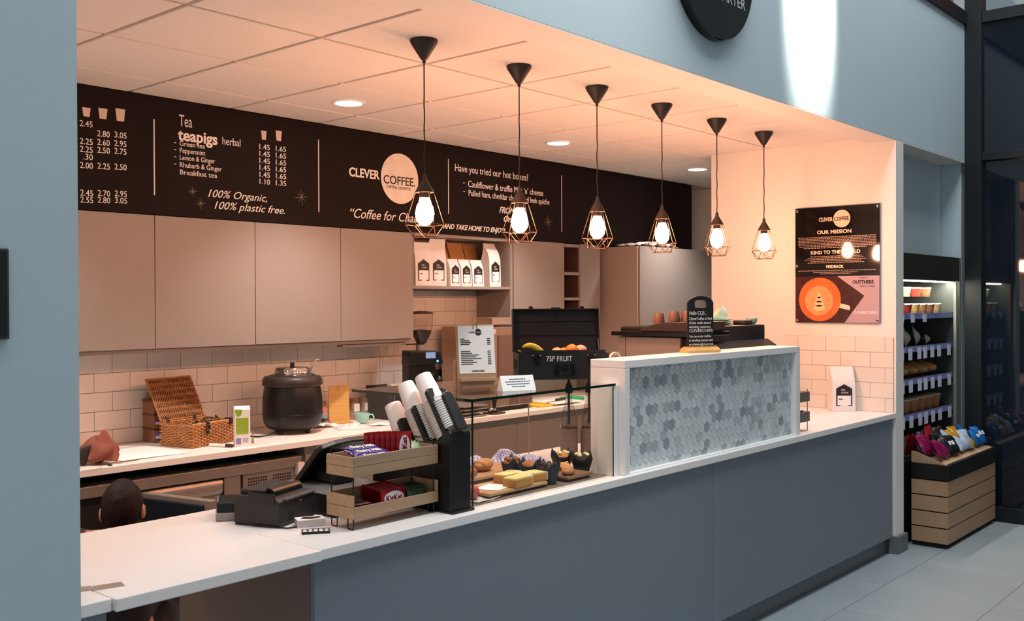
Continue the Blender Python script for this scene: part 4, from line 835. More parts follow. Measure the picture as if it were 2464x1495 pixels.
for i in range(9): bar('wafer_bar', 'red wafer bar in the stacked row of the lower crate' if i else 'red wafer bar facing front in the lower crate', 0.905, -0.752 + i * 0.0115, 0.998 + 0.001 * i, PI / 2 - 0.12, 0, 0.06, 0.115, 0.062, 0.010, redf, 'red wafer bars in the lower crate', None if i else 'KitKat', mat('logo_red', '#7a0f16', 0.4), True)
for i in range(4): bar('dark_bar', 'dark brown and green bar at the right of the lower crate', 1.02, -0.745 + i * 0.02, 0.995, PI / 2 - 0.3, 0, 0.1, 0.10, 0.055, 0.012, mat('dark_mixed_foil', '#33211c', 0.35, noise=(22, 0.8, '#2f5a40')), 'dark bars in the lower crate')

# ================================================================= espresso machine
em = thing('espresso_machine', 'black and grey espresso machine behind the tiled screen', 'espresso machine', (3.48, -0.38, 0.92))
bx('body', black_mt, 3.10, 3.90, -0.60, -0.15, 0.98, 1.520, em, 0.01); bx('side_panel', mat('espresso_grey', '#8d8079', 0.4), 3.075, 3.099, -0.54, -0.205, 0.98, 1.466, em, 0.003)
bx('side_post', taupe_d, 3.078, 3.099, -0.20, -0.155, 0.98, 1.466, em); bx('feet', black_pl, 3.2, 3.8, -0.55, -0.22, 0.921, 0.979, em)
bx('cup_tray', black_gl, 3.045, 3.42, -0.635, -0.13, 1.472, 1.494, em, 0.003)
MB().prism([(-0.29, 1.496), (-0.33, 1.516), (-0.40, 1.536), (-0.47, 1.546), (-0.62, 1.546), (-0.62, 1.496)], 3.06, 3.40, lambda a, b, h: (h, a, b)).build('raised_hood', mat('hood_brown', '#3b2c28', 0.35), em, bevel=0.003)
MB().prism([(-0.60, 1.44), (-0.615, 1.43), (-0.655, 1.405), (-0.665, 1.37), (-0.66, 1.33), (-0.60, 1.30)], 3.10, 3.93, lambda a, b, h: (h, a, b)).build('front_bulge', mat('espresso_soft_black', '#221d1c', 0.5), em, bevel=0.005, smooth=40)
cb_m = mat('brown_cup', '#8c6655', 0.4)
def espcup(x, y, z, lab):
    o = MB().lathe([(0.0, 0.0), (0.030, 0.0), (0.032, 0.004), (0.026, 0.052), (0.024, 0.056), (0.0, 0.056)], 22, caps=False).build('takeaway_cup', cb_m, None, loc=(x, y, z), smooth=40); tag(o, lab, 'cup', 'brown cups on the machine')
espcup(3.12, -0.385, 1.536, 'brown upturned cup at the left end of the machine hood'); espcup(3.12, -0.478, 1.547, 'brown upturned cup, second on the machine hood'); espcup(3.20, -0.505, 1.547, 'brown upturned cup, third on the machine hood'); espcup(3.12, -0.565, 1.547, 'brown upturned cup next to the chalkboard')
mint = mat('mint_glaze', '#9fd2c4', 0.15)
def saucer(x, y, z, lab):
    o = MB().lathe([(0.0, 0.0), (0.035, 0.0), (0.07, 0.010), (0.07, 0.012), (0.034, 0.003), (0.0, 0.003)], 28, caps=False).build('saucer', mint, None, loc=(x, y, z), smooth=50); tag(o, lab, 'saucer', 'mint saucers')
for k, l in enumerate(('mint saucer at the bottom of the pile on the machine', 'mint saucer in the middle of the pile on the machine', 'mint saucer on top of the pile on the machine')): saucer(3.56, -0.50, 1.521 + 0.0105 * k, l)
def mug(x, y, z, label, m, tilt_=None, rz=0, r=0.045, h=0.058):
    o = thing('coffee_mug', label, 'mug', (x, y, z), rz)
    if tilt_: o.rotation_euler = (tilt_[0], tilt_[1], rz)
    MB().lathe([(0.0, 0.0), (r * 0.5, 0.0), (r * 0.55, 0.003), (r * 0.85, h * 0.35), (r, h), (r * 0.94, h), (r * 0.8, h * 0.4), (r * 0.45, 0.006), (0.0, 0.006)], 28, caps=False).build('bowl', m, o, False, smooth=50)
    MB().tube([(r * 0.9, 0, h * 0.82), (r * 1.35, 0, h * 0.86), (r * 1.55, 0, h * 0.55), (r * 1.3, 0, h * 0.28), (r * 0.78, 0, h * 0.3)], 0.0045, 8).build('handle', m, o, False, smooth=60)
    return o
mug(3.62, -0.50, 1.566, 'white mug tipped over on the espresso machine', mat('mint_white', '#d9dccb', 0.2), (0.2, 1.0, 0), 2.6)
mug(3.85, -0.54, 1.521, 'mint mug at the right end of the espresso machine', mint, None, 0.8, 0.035, 0.035)
o = bx('tamper_box', mat('dark_olive', '#2c2c24', 0.5), 3.70, 3.79, -0.58, -0.50, 1.5205, 1.548, bevel=0.008); tag(o, 'small dark box beside the mugs on the espresso machine', 'box')
wk = thing('woven_basket', 'tall woven basket with a white braided handle beside the trunk', 'basket', (2.62, -0.45, 0.9205))
bm_ = mat('braid_white', '#e0cdbd', 0.6)
MB().lathe([(0.0, 0), (0.05, 0), (0.055, 0.01), (0.06, 0.41), (0.056, 0.41), (0.05, 0.02), (0.0, 0.02)], 24, caps=False).build('body', mat('basket_straw', '#b08d66', 0.7, noise=(40, 0.4), stretch=(1, 1, 3)), wk, False, smooth=40)
mb = MB().tube([(0.045 * math.cos(t), 0.0, 0.43 + 0.05 * math.sin(t)) for t in [2 * PI * i / 40 for i in range(40)]], 0.009, 8, closed=True)
hb = mb.build('braided_handle', bm_, wk, False, smooth=60)
for i in range(26):
    t = 2 * PI * i / 26; MB().tube([((0.045 + d) * math.cos(t + e_), -0.010, 0.43 + (0.05 + d) * math.sin(t + e_)) for d, e_ in ((-0.009, -0.06), (0.009, 0.06))], 0.0026, 5).build('braid_strand', bm_, hb, False)

# ================================================================= coffee bags
foil_w = mat('white_pouch', '#eae4e0', 0.4, bump=(14, 0.25, 0.01)); kraft = mat('kraft_pouch', '#c08a5c', 0.6, bump=(14, 0.25, 0.01)); bl_m = mat('label_black', '#2a1d1c', 0.5)
def bag(name, label, x, y, z, W, D, Ht, rz, m, lab=True, group=None, lean=0.0, bend=0.0):
    o = thing(name, label, 'coffee bag', (x, y, z), rz, group)
    mb = MB(); L_ = [(0, 1, 1), (0.03, 1.02, 1.05), (0.35, 1.0, 1.0), (0.62, 1.0, 0.92), (0.75, 0.98, 0.66), (0.86, 1.0, 0.32), (0.93, 1.0, 0.08), (1.0, 0.99, 0.05)]
    for t, sw, sd in L_:
        yy = bend * max(0, t - 0.8) / 0.2 + lean * t
        for a, b in ((-1, -1), (-0.5, -1.06), (0, -1.08), (0.5, -1.06), (1, -1), (0.93, 0), (1, 1), (0, 1.06), (-1, 1), (-0.93, 0)): mb.v.append((a * W / 2 * sw, b * D / 2 * sd + yy, t * Ht))
    k = 10
    for j in range(len(L_) - 1):
        for i in range(k): mb.face((j * k + i, j * k + (i + 1) % k, (j + 1) * k + (i + 1) % k, (j + 1) * k + i))
    mb.face(range(k - 1, -1, -1)); mb.face(range((len(L_) - 1) * k, len(L_) * k))
    mb.build('pouch', m, o, False, smooth=50, bevel=0)
    if lab:
        lw, lh = W * 0.35, min(0.145, Ht * 0.66); z0 = Ht * 0.12; yf = -D / 2 * 1.09 - 0.0006
        f_ = lambda a, b, h: (a, h + lean * b / Ht, b)
        lo_ = MB().prism([(-lw, z0), (lw, z0), (lw, z0 + lh * 0.8), (0, z0 + lh), (-lw, z0 + lh * 0.8)], yf, yf + 0.003, f_).build('label', bl_m, o, False)
        MB().prism([(-lw * 0.85, z0 + lh * 0.04), (lw * 0.85, z0 + lh * 0.04), (lw * 0.85, z0 + lh * 0.48), (-lw * 0.85, z0 + lh * 0.48)], yf - 0.0006, yf, f_).build('label_panel', paper, lo_, False)
        text('CLEVER', lw * 0.28, (-lw * 0.4, yf - 0.0003 + lean * 0.3, z0 + lh * 0.70), chalk, lo_, width=lw * 0.5, world=False, depth=0.0002); text('COFFEE', lw * 0.30, (-lw * 0.4, yf - 0.0003, z0 + lh * 0.58), chalk, lo_, width=lw * 0.9, world=False, depth=0.0002)
        MB().prism([(-lw * 0.7, z0 + lh * 0.30), (-lw * 0.2, z0 + lh * 0.30), (-lw * 0.2, z0 + lh * 0.34), (-lw * 0.7, z0 + lh * 0.34)], yf - 0.0009, yf - 0.0006, f_).build('label_mark', ink, lo_, False)
    return o
SZ = 1.7645; G = 'coffee bags on the open shelf'
bag('coffee_bag', 'tall white coffee bag at the left end of the shelf', 3.335, 1.655, SZ, 0.135, 0.075, 0.295, -0.1, foil_w, group=G, bend=-0.02); bag('coffee_bag', 'tall white coffee bag, second from the shelf left end', 3.490, 1.665, SZ, 0.135, 0.075, 0.325, -0.15, foil_w, group=G, bend=-0.03)
bag('coffee_bag', 'small white coffee bag, left of three on the shelf', 3.615, 1.625, SZ, 0.105, 0.06, 0.19, 0.05, foil_w, group=G); bag('coffee_bag', 'small white coffee bag, middle of three on the shelf', 3.728, 1.625, SZ, 0.105, 0.06, 0.19, 0.0, foil_w, group=G); bag('coffee_bag', 'small white coffee bag, right of three on the shelf', 3.845, 1.62, SZ, 0.112, 0.06, 0.19, -0.05, foil_w, group=G)
bag('coffee_bag', 'tall white coffee bag at the right end of the shelf front', 4.01, 1.62, SZ, 0.135, 0.08, 0.315, 0.1, foil_w, group=G, bend=0.02); bag('coffee_bag', 'tall white coffee bag tucked behind the right one', 4.085, 1.71, SZ, 0.10, 0.07, 0.275, 0.1, foil_w, group=G)
bag('kraft_bag', 'brown kraft bag at the back left of the shelf', 3.66, 1.80, SZ, 0.13, 0.08, 0.31, 0.05, kraft, False, 'kraft bags on the shelf'); bag('kraft_bag', 'brown kraft bag at the back middle of the shelf', 3.815, 1.80, SZ, 0.15, 0.08, 0.315, 0, kraft, False, 'kraft bags on the shelf'); bag('kraft_bag', 'brown kraft bag at the back right of the shelf', 3.965, 1.80, SZ, 0.13, 0.08, 0.31, 0.0, kraft, False, 'kraft bags on the shelf')
bag('coffee_bag', 'white coffee bag alone on the counter by the right wall tiles', 5.085, -0.555, 0.9205, 0.15, 0.085, 0.295, -0.85, foil_w, bend=0.02)
# small rack on the counter right of the screen
r2 = thing('small_rack', 'small two tier rack partly hidden behind the tiled screen', 'snack rack', (3.93, -0.76, 0.92))
for z0 in (0.975, 1.088):
    bx('crate', mat('rack_grey_wood', '#7c7066', 0.6, noise=(8, 0.2)), 3.80, 3.985, -0.83, -0.72, z0, z0 + 0.055, r2, 0.002)
for x in (3.815, 3.972): wire([(x, -0.82, 0.9225), (x, -0.82, 1.155), (x, -0.74, 1.155), (x, -0.74, 0.9225), (x, -0.82, 0.9225)], 0.002).build('frame', wm_, r2, smooth=60)
o = MB().tube([(3.84, -0.79, 1.0335), (3.96, -0.80, 1.0335)], 0.003, 6).build('blue_pen', mat('pen_blue', '#2a3a9a', 0.4), smooth=60); tag(o, 'blue pen lying in the small rack', 'pen')
# ================================================================= back worktop things
BZ = 0.8955
# hamper
hp = thing('wicker_hamper', 'open wicker hamper with leather straps on the back worktop', 'hamper', (1.466, 1.417, BZ), math.atan2(0.07, 0.304))
HW_, HD, HH = 0.312, 0.228, 0.125
bx('gap_shade_box', mat('wicker_gap_shade', '#3a2010', 0.8), 0.006, HW_ - 0.006, 0.006, HD - 0.006, 0.002, HH - 0.03, hp, world=False)  # dark box added behind the weave, its colour stands in for shaded gaps
wv = MB(); per = []
def side_pts(z, ph, n=15, m_=11):
    P = []
    for (x0, y0, x1, y1, nn) in ((0, 0, HW_, 0, n), (HW_, 0, HW_, HD, m_), (HW_, HD, 0, HD, n), (0, HD, 0, 0, m_)):
        dx, dy = x1 - x0, y1 - y0; L_ = math.hypot(dx, dy); nx, ny = dy / L_, -dx / L_
        for i in range(nn * 2):
            t = i / (nn * 2); w_ = 0.0052 * (1 if ((i + ph) % 4 < 2) else -1) * (0.6 if i % 2 else 1)
            P.append((x0 + dx * t + nx * w_, y0 + dy * t + ny * w_, z))
    return P
for j in range(13): wv.tube(side_pts(0.006 + j * 0.0089, 2 * (j % 2)), 0.0039, 6, closed=True)
q = wv.build('weave', wicker, hp, False, smooth=60); q['kind'] = 'stuff'
wv = MB()
for (x0, y0, x1, y1, nn) in ((0, 0, HW_, 0, 15), (HW_, 0, HW_, HD, 11), (HW_, HD, 0, HD, 15), (0, HD, 0, 0, 11)):
    for i in range(nn): t = (i + 0.25) / nn; wv.tube([(x0 + (x1 - x0) * t, y0 + (y1 - y0) * t, 0), (x0 + (x1 - x0) * t, y0 + (y1 - y0) * t, HH - 0.004)], 0.003, 5)
q = wv.build('stakes', wicker, hp, False); q['kind'] = 'stuff'
rim = MB().tube([(0, 0, HH - 0.004), (HW_, 0, HH - 0.004), (HW_, HD, HH - 0.004), (0, HD, HH - 0.004)], 0.006, 8, closed=True).build('rim', wicker, hp, False, smooth=60)
MH = Matrix.Translation((0, HD, HH + 0.004)) @ Matrix.Rotation(math.radians(-27), 4, 'X')
LD = 0.245; ld = MB()
MB().box(0.002, HW_ - 0.002, 0.001, 0.003, 0.002, LD, M=MH).build('lid_gap_shade', mat('wicker_gap_shade', '#3a2010', 0.8), hp, False)  # dark plate added so the gaps between lid strands look shaded
for i in range(52):
    x = HW_ * (i + 0.5) / 52
    for k in range(7):
        z0, z1 = LD * k / 7, LD * (k + 1) / 7; s_ = 1 if (i + k) % 2 else -1
        ld.tube([MH @ Vector((x, -0.001, z0)), MH @ Vector((x + 0.001 * math.sin(i * 3 + k), s_ * 0.0045 - 0.003, (z0 + z1) / 2)), MH @ Vector((x, -0.001, z1))], 0.0024, 5)
lw_ = ld.build('lid', wicker_d, hp, False, smooth=60); lw_['kind'] = 'stuff'
MB().tube([MH @ Vector(p) for p in ((0, 0, 0.002), (HW_, 0, 0.002), (HW_, 0, LD), (0, 0, LD))], 0.006, 8, closed=True).build('lid_frame', wicker_d, hp, False, smooth=60)
for k in range(1, 6): MB().tube([MH @ Vector((0, 0.004, LD * k / 7)), MH @ Vector((HW_, 0.004, LD * k / 7))], 0.0034, 6).build('lid_rod', wicker_d, hp, False, smooth=60)
strap = mat('dark_leather', '#1f1512', 0.4)
for x in (0.045, 0.235): MB().box(x - 0.010, x + 0.010, -0.007, -0.004, -0.012, 0.026, M=MH).build('hinge_strap', strap, hp, False, bevel=0.001)
sp = MB().prism([(-0.011, HH + 0.004), (0.011, HH + 0.004), (0.012, HH - 0.03), (0.006, HH - 0.062), (-0.004, HH - 0.06), (-0.011, HH - 0.035)], -0.014, -0.010, lambda a, b, h: (a + 0.10, h, b)).build('strap', strap, hp, False)
MB().tube([(0.088, -0.016, HH - 0.012), (0.112, -0.016, HH - 0.012), (0.112, -0.016, HH - 0.038), (0.088, -0.016, HH - 0.038)], 0.0017, 6, closed=True).build('buckle', chrome, sp, False)
MB().box(0.262, 0.285, -0.012, 0.03, HH - 0.024, HH + 0.008).build('strap', strap, hp, False, bevel=0.003)
HMx = WM[hp.name]
def inh(x, y, z): return tuple(HMx @ Vector((x, y, z)))
for k in range(5):
    a, b = inh(0.06 + 0.035 * k, 0.07 + 0.02 * (k % 2), HH - 0.022 + 0.004 * k), inh(0.16 + 0.025 * k, 0.13 - 0.02 * (k % 2), HH - 0.012 + 0.003 * k)
    o = MB().tube([a, ((a[0] * 0.4 + b[0] * 0.6), (a[1] * 0.4 + b[1] * 0.6), (a[2] * 0.4 + b[2] * 0.6)), b], 0.004, 6, taper=[0.7, 1, 2.4]).build('hamper_cutlery', chrome if k % 2 else black_pl, smooth=60); tag(o, ('dark handled utensil' if k % 2 == 0 else 'steel spoon') + ' lying in the wicker hamper', 'cutlery', 'dark utensils in the hamper' if k % 2 == 0 else 'steel spoons in the hamper')
# tubs behind hamper
for k in range(3):
    t = thing('tea_caddy', ('brown tea caddy at the bottom of the pile behind the hamper', 'second brown tea caddy of the pile behind the hamper', 'third brown tea caddy of the pile behind the hamper', '')[k], 'tea caddy', (1.505, 1.826, BZ + k * 0.0765), 0.0, 'brown caddies behind the hamper')
    MB().box(-0.06, 0.06, -0.06, 0.06, 0, 0.070).build('box', mat('caddy_brown', '#8a5f42', 0.55), t, False, bevel=0.006); MB().box(-0.062, 0.062, -0.062, 0.062, 0.070, 0.076).build('lid', mat('caddy_lid', '#6b3f2a', 0.5), t, False)
    MB().prism([(-0.05, 0.02), (-0.005, 0.02), (-0.005, 0.045), (-0.02, 0.06), (-0.05, 0.055)], -0.0625, -0.060, lambda a, b, h: (a, h, b)).build('label', mat('label_violet', '#7a5a9a', 0.5), t, False); MB().box(-0.05, -0.005, -0.0632, -0.0625, 0.022, 0.036).build('label_band', paper, t, False)
# brown folded bag
o = thing('folded_apron', 'brown and black folded cloth bundle at the left of the back worktop', 'cloth bundle', (0.915, 1.315, BZ), -0.35)
def bund(u, v):
    a = 2 * PI * u; t = v; r = 0.062 * math.sin(PI * min(1, t * 0.85 + 0.12)) * (1 + 0.18 * math.cos(3 * a + 5 * t)); z = 0.055 + r * 0.85 * math.sin(a) + 0.04 * max(0, math.sin(a)) * t
    return (-0.08 + 0.16 * t + 0.01 * math.cos(2 * a), r * 1.1 * math.cos(a), max(0.001, z))
MB().grid(bund, 24, 12).build('roll', mat('brown_cloth', '#7a4030', 0.75, bump=(20, 0.4, 0.01)), o, False, smooth=60)
MB().prism([(-0.055, 0.02), (0.075, 0.0), (0.085, 0.035), (0.03, 0.150), (0.01, 0.148)], -0.058, -0.044, lambda a, b, h: (a, h + b * 0.25, b + 0.012)).build('fold', mat('brown_cloth_b', '#8f4e3a', 0.75), o, False, bevel=0.004)
MB().prism([(-0.115, 0.015), (-0.06, 0.002), (-0.035, 0.10), (-0.075, 0.085), (-0.105, 0.06)], -0.045, 0.05, lambda a, b, h: (a, h, b)).build('dark_fold', mat('black_cloth', '#241a18', 0.8), o, False, bevel=0.012)
MB().box(0.028, 0.046, -0.10, -0.05, 0.0, 0.003).build('strap_end', mat('black_cloth', '#241a18', 0.8), o, False)
wavysheet('paper_sheet', 'large white paper sheet spread on the back worktop left', 'paper', 1.15, 1.50, BZ + 0.0005, 0.48, 0.42, 0.05, mat('pink_white_paper', '#f2e6e2', 0.6), 0.003, 5)
o = bx('paper_slip', mat('slip_brown', '#8a5f55', 0.7), 0.98, 1.07, 1.245, 1.253, BZ + 0.004, BZ + 0.006); tag(o, 'thin brown slip on the white paper sheet', 'paper slip')
o = MB().tube([(0.82 + 0.055 * math.cos(t), 1.215 + 0.035 * math.sin(t), BZ + 0.002) for t in [2 * PI * i / 24 for i in range(24)]], 0.0015, 5, closed=True).build('wire_loop', mat('wire_beige', '#c9b4a4', 0.5)); tag(o, 'thin pale wire loop at the left worktop edge', 'wire')
# marker pen
p = thing('marker_pen', 'white marker pen with black cap beside the hamper', 'pen', (1.59, 1.355, BZ), -1.15)
MB().lathe([(0.0085, 0), (0.0085, 0.095), (0.006, 0.10)], 14, M=Matrix.Translation((-0.06, 0, 0.009)) @ Matrix.Rotation(PI / 2, 4, 'Y')).build('barrel', white_pl, p, False, smooth=40); MB().lathe([(0.009, 0.0), (0.009, 0.038), (0.007, 0.045)], 14, M=Matrix.Translation((0.036, 0, 0.0095)) @ Matrix.Rotation(PI / 2, 4, 'Y')).build('cap', mat('pen_cap', '#3a2422', 0.4), p, False, smooth=40)
# juice/milk carton
c = thing('drink_carton', 'white and green drink carton beside the hamper', 'carton', (1.688, 1.30, BZ), -0.45)
MB().box(-0.04, 0.04, -0.028, 0.028, 0, 0.195).build('body', white_pl, c, False, bevel=0.002); MB().prism([(-0.028, 0.195), (0.028, 0.195), (0.004, 0.212), (-0.004, 0.212)], -0.04, 0.04, lambda a, b, h: (h, a, b)).build('top_fold', white_pl, c, False)
MB().box(-0.034, 0.030, -0.0288, -0.028, 0.065, 0.152).build('green_panel', mat('carton_green', '#9ab83a', 0.5, noise=(10, 0.2), stretch=(1, 1, 8)), c, False); MB().prism([(-0.038, 0.198), (0.0, 0.194), (-0.008, 0.165), (-0.026, 0.158), (-0.038, 0.18)], -0.0288, -0.028, lambda a, b, h: (a, h, b)).build('green_drop', mat('carton_leaf', '#84b02c', 0.5), c, False)
MB().box(-0.034, -0.008, -0.0288, -0.028, 0.012, 0.045).build('nutrition_box', mat('carton_violet', '#8a88b4', 0.6, noise=(60, 0.3), stretch=(1, 1, 3)), c, False); MB().box(0.0, 0.03, -0.0288, -0.028, 0.02, 0.045).build('small_print', mat('carton_grey', '#bdbcc0', 0.6, noise=(90, 0.4)), c, False)
o = MB().tube([(1.735, 1.27, BZ + 0.012), (1.745, 1.285, BZ + 0.05), (1.76, 1.30, BZ + 0.09)], 0.003, 6, taper=[2.6, 1, 1.2]).build('leaning_spoon', mat('spoon_dark', '#8a7a70', 0.3, metal=0.8), smooth=60); tag(o, 'spoon leaning on the drink carton', 'spoon')
# soup kettle
k = thing('soup_kettle', 'black round soup kettle with steel lid on the back worktop', 'soup kettle', (2.205, 1.555, BZ))
MB().lathe([(0.0, 0.018), (0.11, 0.018), (0.145, 0.03), (0.166, 0.06), (0.172, 0.095), (0.173, 0.108), (0.1765, 0.110), (0.1765, 0.114), (0.173, 0.116), (0.172, 0.20), (0.165, 0.255), (0.158, 0.278), (0.0, 0.278)], 48, caps=False).build('body', mat('kettle_black', '#0d0a09', 0.4), k, False, smooth=50)
MB().lathe([(0.130, 0.275), (0.168, 0.275), (0.174, 0.283), (0.172, 0.312), (0.162, 0.328), (0.130, 0.333)], 48).build('rim', mat('kettle_rim', '#332a27', 0.45), k, False, smooth=50)
l_ = MB().lathe([(0.128, 0.333), (0.130, 0.340), (0.112, 0.345), (0.104, 0.350), (0.100, 0.372), (0.092, 0.380), (0.0, 0.383)], 48, caps=False).build('lid', chrome, k, False, smooth=40)
MB().lathe([(0.013, 0.383), (0.013, 0.405), (0.010, 0.408)], 16).build('knob', black_pl, l_, False, smooth=40)
for a in (0.3, 1.9, 3.4, 5.0): MB().cyl((0.11 * math.cos(a), 0.11 * math.sin(a), 0), 0.013, 0.02, 12).build('foot', black_pl, k, False)
MB().lathe([(0.012, 0), (0.012, 0.022)], 14, M=Matrix.Translation((0.155, -0.07, 0.06)) @ Matrix.Rotation(PI / 2, 4, 'Y')).build('dial', black_pl, k, False, smooth=40)
o = MB().tube([(2.325, 1.545, 1.235), (2.335, 1.545, 1.26), (2.352, 1.54, 1.30), (2.372, 1.535, 1.318), (2.39, 1.53, 1.312), (2.394, 1.53, 1.298)], 0.0032, 8).build('soup_ladle', chrome, smooth=60); tag(o, 'steel ladle handle hooked out of the soup kettle', 'ladle')
o = MB().tube([(2.05, 1.50, BZ + 0.02), (1.98, 1.47, BZ + 0.012), (1.93, 1.50, BZ + 0.006), (1.90, 1.58, BZ + 0.006), (1.95, 1.70, BZ + 0.006), (1.92, 1.80, BZ + 0.05), (1.90, 1.885, BZ + 0.10)], 0.0045, 7).build('kettle_cable', black_pl, smooth=60); tag(o, 'black power cable beside the soup kettle', 'cable')
# back of wooden clipboard
cl_ = thing('wooden_clipboard', 'plain wooden clipboard stand seen from behind beside the kettle', 'clipboard', (2.69, 1.72, BZ), -0.45)
t2 = Matrix.Rotation(math.radians(-8), 4, 'X')
MB().box(-0.066, 0.066, 0, 0.008, 0.0, 0.232, M=t2).build('board', wood_y, cl_, False, bevel=0.003); MB().box(-0.066, 0.066, -0.085, 0.0, 0.0, 0.006).build('foot', wood_y, cl_, False, bevel=0.002)
MB().tube([t2 @ Vector(q) for q in ((-0.010, -0.004, 0.20), (-0.004, -0.004, 0.235), (0.006, 0.0, 0.262), (0.012, 0, 0.256), (0.006, -0.004, 0.235), (0.002, -0.004, 0.20))], 0.0016, 6).build('clip', mat('brass', '#c9a46a', 0.25, metal=1.0), cl_, False, smooth=60)
# jars
for i, (x, y, lab) in enumerate(((2.60, 1.80, 'spice jar behind the wooden clipboard'), (2.865, 1.80, 'spice jar with a card between clipboard and black box'), (2.955, 1.80, 'spice jar right beside the black box'))):
    j = thing('storage_jar', lab, 'jar', (x, y, BZ), group='wooden lidded jars')
    MB().lathe([(0.0, 0.002), (0.036, 0.002), (0.037, 0.006), (0.037, 0.10), (0.034, 0.108), (0.0, 0.108)], 20, caps=False).build('glass', mat('jar_contents', '#7d6656', 0.2, noise=(40, 0.6, '#d9c6b0')), j, False, smooth=50); MB().cyl((0, 0, 0.108), 0.038, 0.024, 20).build('lid', wood_b, j, False, smooth=40)
    MB().box(-0.022, 0.022, -0.041, -0.038, 0.03, 0.10).build('card', paper if i else mat('card_red', '#c9a0a0', 0.6, noise=(12, 0.6, '#a83a3a')), j, False); MB().box(-0.022, 0.022, -0.0418, -0.041, 0.035, 0.05).build('card_band', mat('card_blue', '#5aa0c0', 0.5), j, False)
m_ = mug(2.735, 1.555, BZ + 0.003, 'mint coffee mug on the back worktop', mint, None, -0.75, 0.047, 0.062)
MB().cyl((0, 0, 0.045), 0.041, 0.004, 20).build('coffee', mat('coffee_brown', '#5a3220', 0.2), m_, False)
def crump(u, v): a, b = u - .5, v - .5; e = (1 - (2 * a) ** 2) * (1 - (2 * b) ** 2); return (a * 0.22, b * 0.16, 0.001 + e * (0.012 + 0.022 * random.random()))
o = MB().grid(crump, 14, 10).build('plastic_bag', mat('plastic_bag', '#ded8d4', 0.15, spec=0.9), None, loc=(2.56, 1.43, BZ), rz=-0.4, solid=0.001); tag(o, 'crumpled clear plastic bag in front of the mint mug', 'plastic bag')
wavysheet('napkins', 'white napkins beside the mint mug', 'napkins', 2.78, 1.42, BZ + 0.0005, 0.16, 0.12, -0.3, paper, 0.006); wavysheet('folded_cloth', 'white cloth behind the soup kettle', 'cloth', 2.46, 1.62, BZ + 0.0005, 0.14, 0.16, 0.2, paper, 0.03, 6)
# black box (menu monitor / oven front)
b_ = thing('contact_grill', 'black boxy appliance with framed window behind the paper cups', 'appliance', (3.03, 1.66, BZ), 0)
MB().box(-0.075, 0.10, -0.10, 0.12, 0.004, 0.212).build('body', black_mt, b_, False, bevel=0.004); MB().tube([(-0.02, -0.103, 0.05), (0.09, -0.103, 0.05), (0.09, -0.103, 0.16), (-0.02, -0.103, 0.16)], 0.003, 6, closed=True).build('window_frame', mat('grill_frame', '#7a6a60', 0.4), b_, False); MB().box(-0.018, 0.088, -0.1025, -0.1, 0.052, 0.158).build('window', black_gl, b_, False)
o = bx('brochure_holder', mat('holder_clear', '#d8c4b2', 0.2), 3.02, 3.10, 1.60, 1.64, BZ + 0.2125, BZ + 0.222); tag(o, 'pale tray on top of the black appliance', 'tray')
# grinder
g = thing('coffee_grinder', 'black coffee grinder with bean hopper under the shelf', 'coffee grinder', (3.29, 1.60, BZ), -0.35)
MB().prism([(-0.115, 0.0), (0.115, 0.0), (0.10, 0.03), (0.09, 0.30), (0.05, 0.42), (-0.115, 0.435)], -0.06, 0.06, lambda a, b, h: (a, h, b)).build('body', black_pl, g, False, bevel=0.006)
MB().prism([(-0.115, 0.34), (0.13, 0.345), (0.118, 0.43), (-0.11, 0.437)], -0.075, 0.075, lambda a, b, h: (a, h, b)).build('head', black_pl, g, False, bevel=0.008)
MB().box(0.0, 0.07, -0.0775, -0.074, 0.385, 0.425).build('display', mat('grinder_display', '#4a5a7a', 0.3, emit=(0.35, 0.45, 0.7), estr=0.6), g, False); MB().ball((0.085, -0.076, 0.365), 0.008, 10, 6).build('power_button', mat('blue_led', '#2060ff', 0.3, emit=(0.02, 0.25, 1.0), estr=6), g, False, smooth=180)
MB().lathe([(0.035, 0.437), (0.035, 0.475)], 20).build('collar', steel, g, False, smooth=40); MB().box(-0.11, 0.02, -0.008, 0.008, 0.475, 0.482).build('shutter', black_pl, g, False)
MB().lathe([(0.034, 0.482), (0.04, 0.50), (0.065, 0.54), (0.078, 0.60), (0.080, 0.66), (0.080, 0.68)], 28, caps=False).build('hopper', glassmat('hopper_glass', (0.9, 0.85, 0.8), 1.5), g, False, smooth=50)
MB().lathe([(0.032, 0.483), (0.038, 0.502), (0.061, 0.54), (0.070, 0.57), (0.0, 0.578)], 24, caps=False).build('beans', mat('coffee_beans', '#2b1711', 0.5, bump=(120, 0.8, 0.01)), g, False, smooth=50); MB().lathe([(0.083, 0.68), (0.083, 0.688), (0.04, 0.70), (0.0, 0.702)], 28, caps=False).build('lid', mat('hopper_lid', '#3a211a', 0.3), g, False, smooth=50)
MB().lathe([(0.014, 0), (0.018, 0.05)], 16, M=Matrix.Translation((0.06, -0.06, 0.27)) @ Matrix.Rotation(PI / 2, 4, 'X')).build('spout', chrome, g, False, smooth=40); MB().ball((0.085, -0.085, 0.235), (0.03, 0.03, 0.035), 14, 8).build('portafilter_rest', black_pl, g, False, smooth=180)
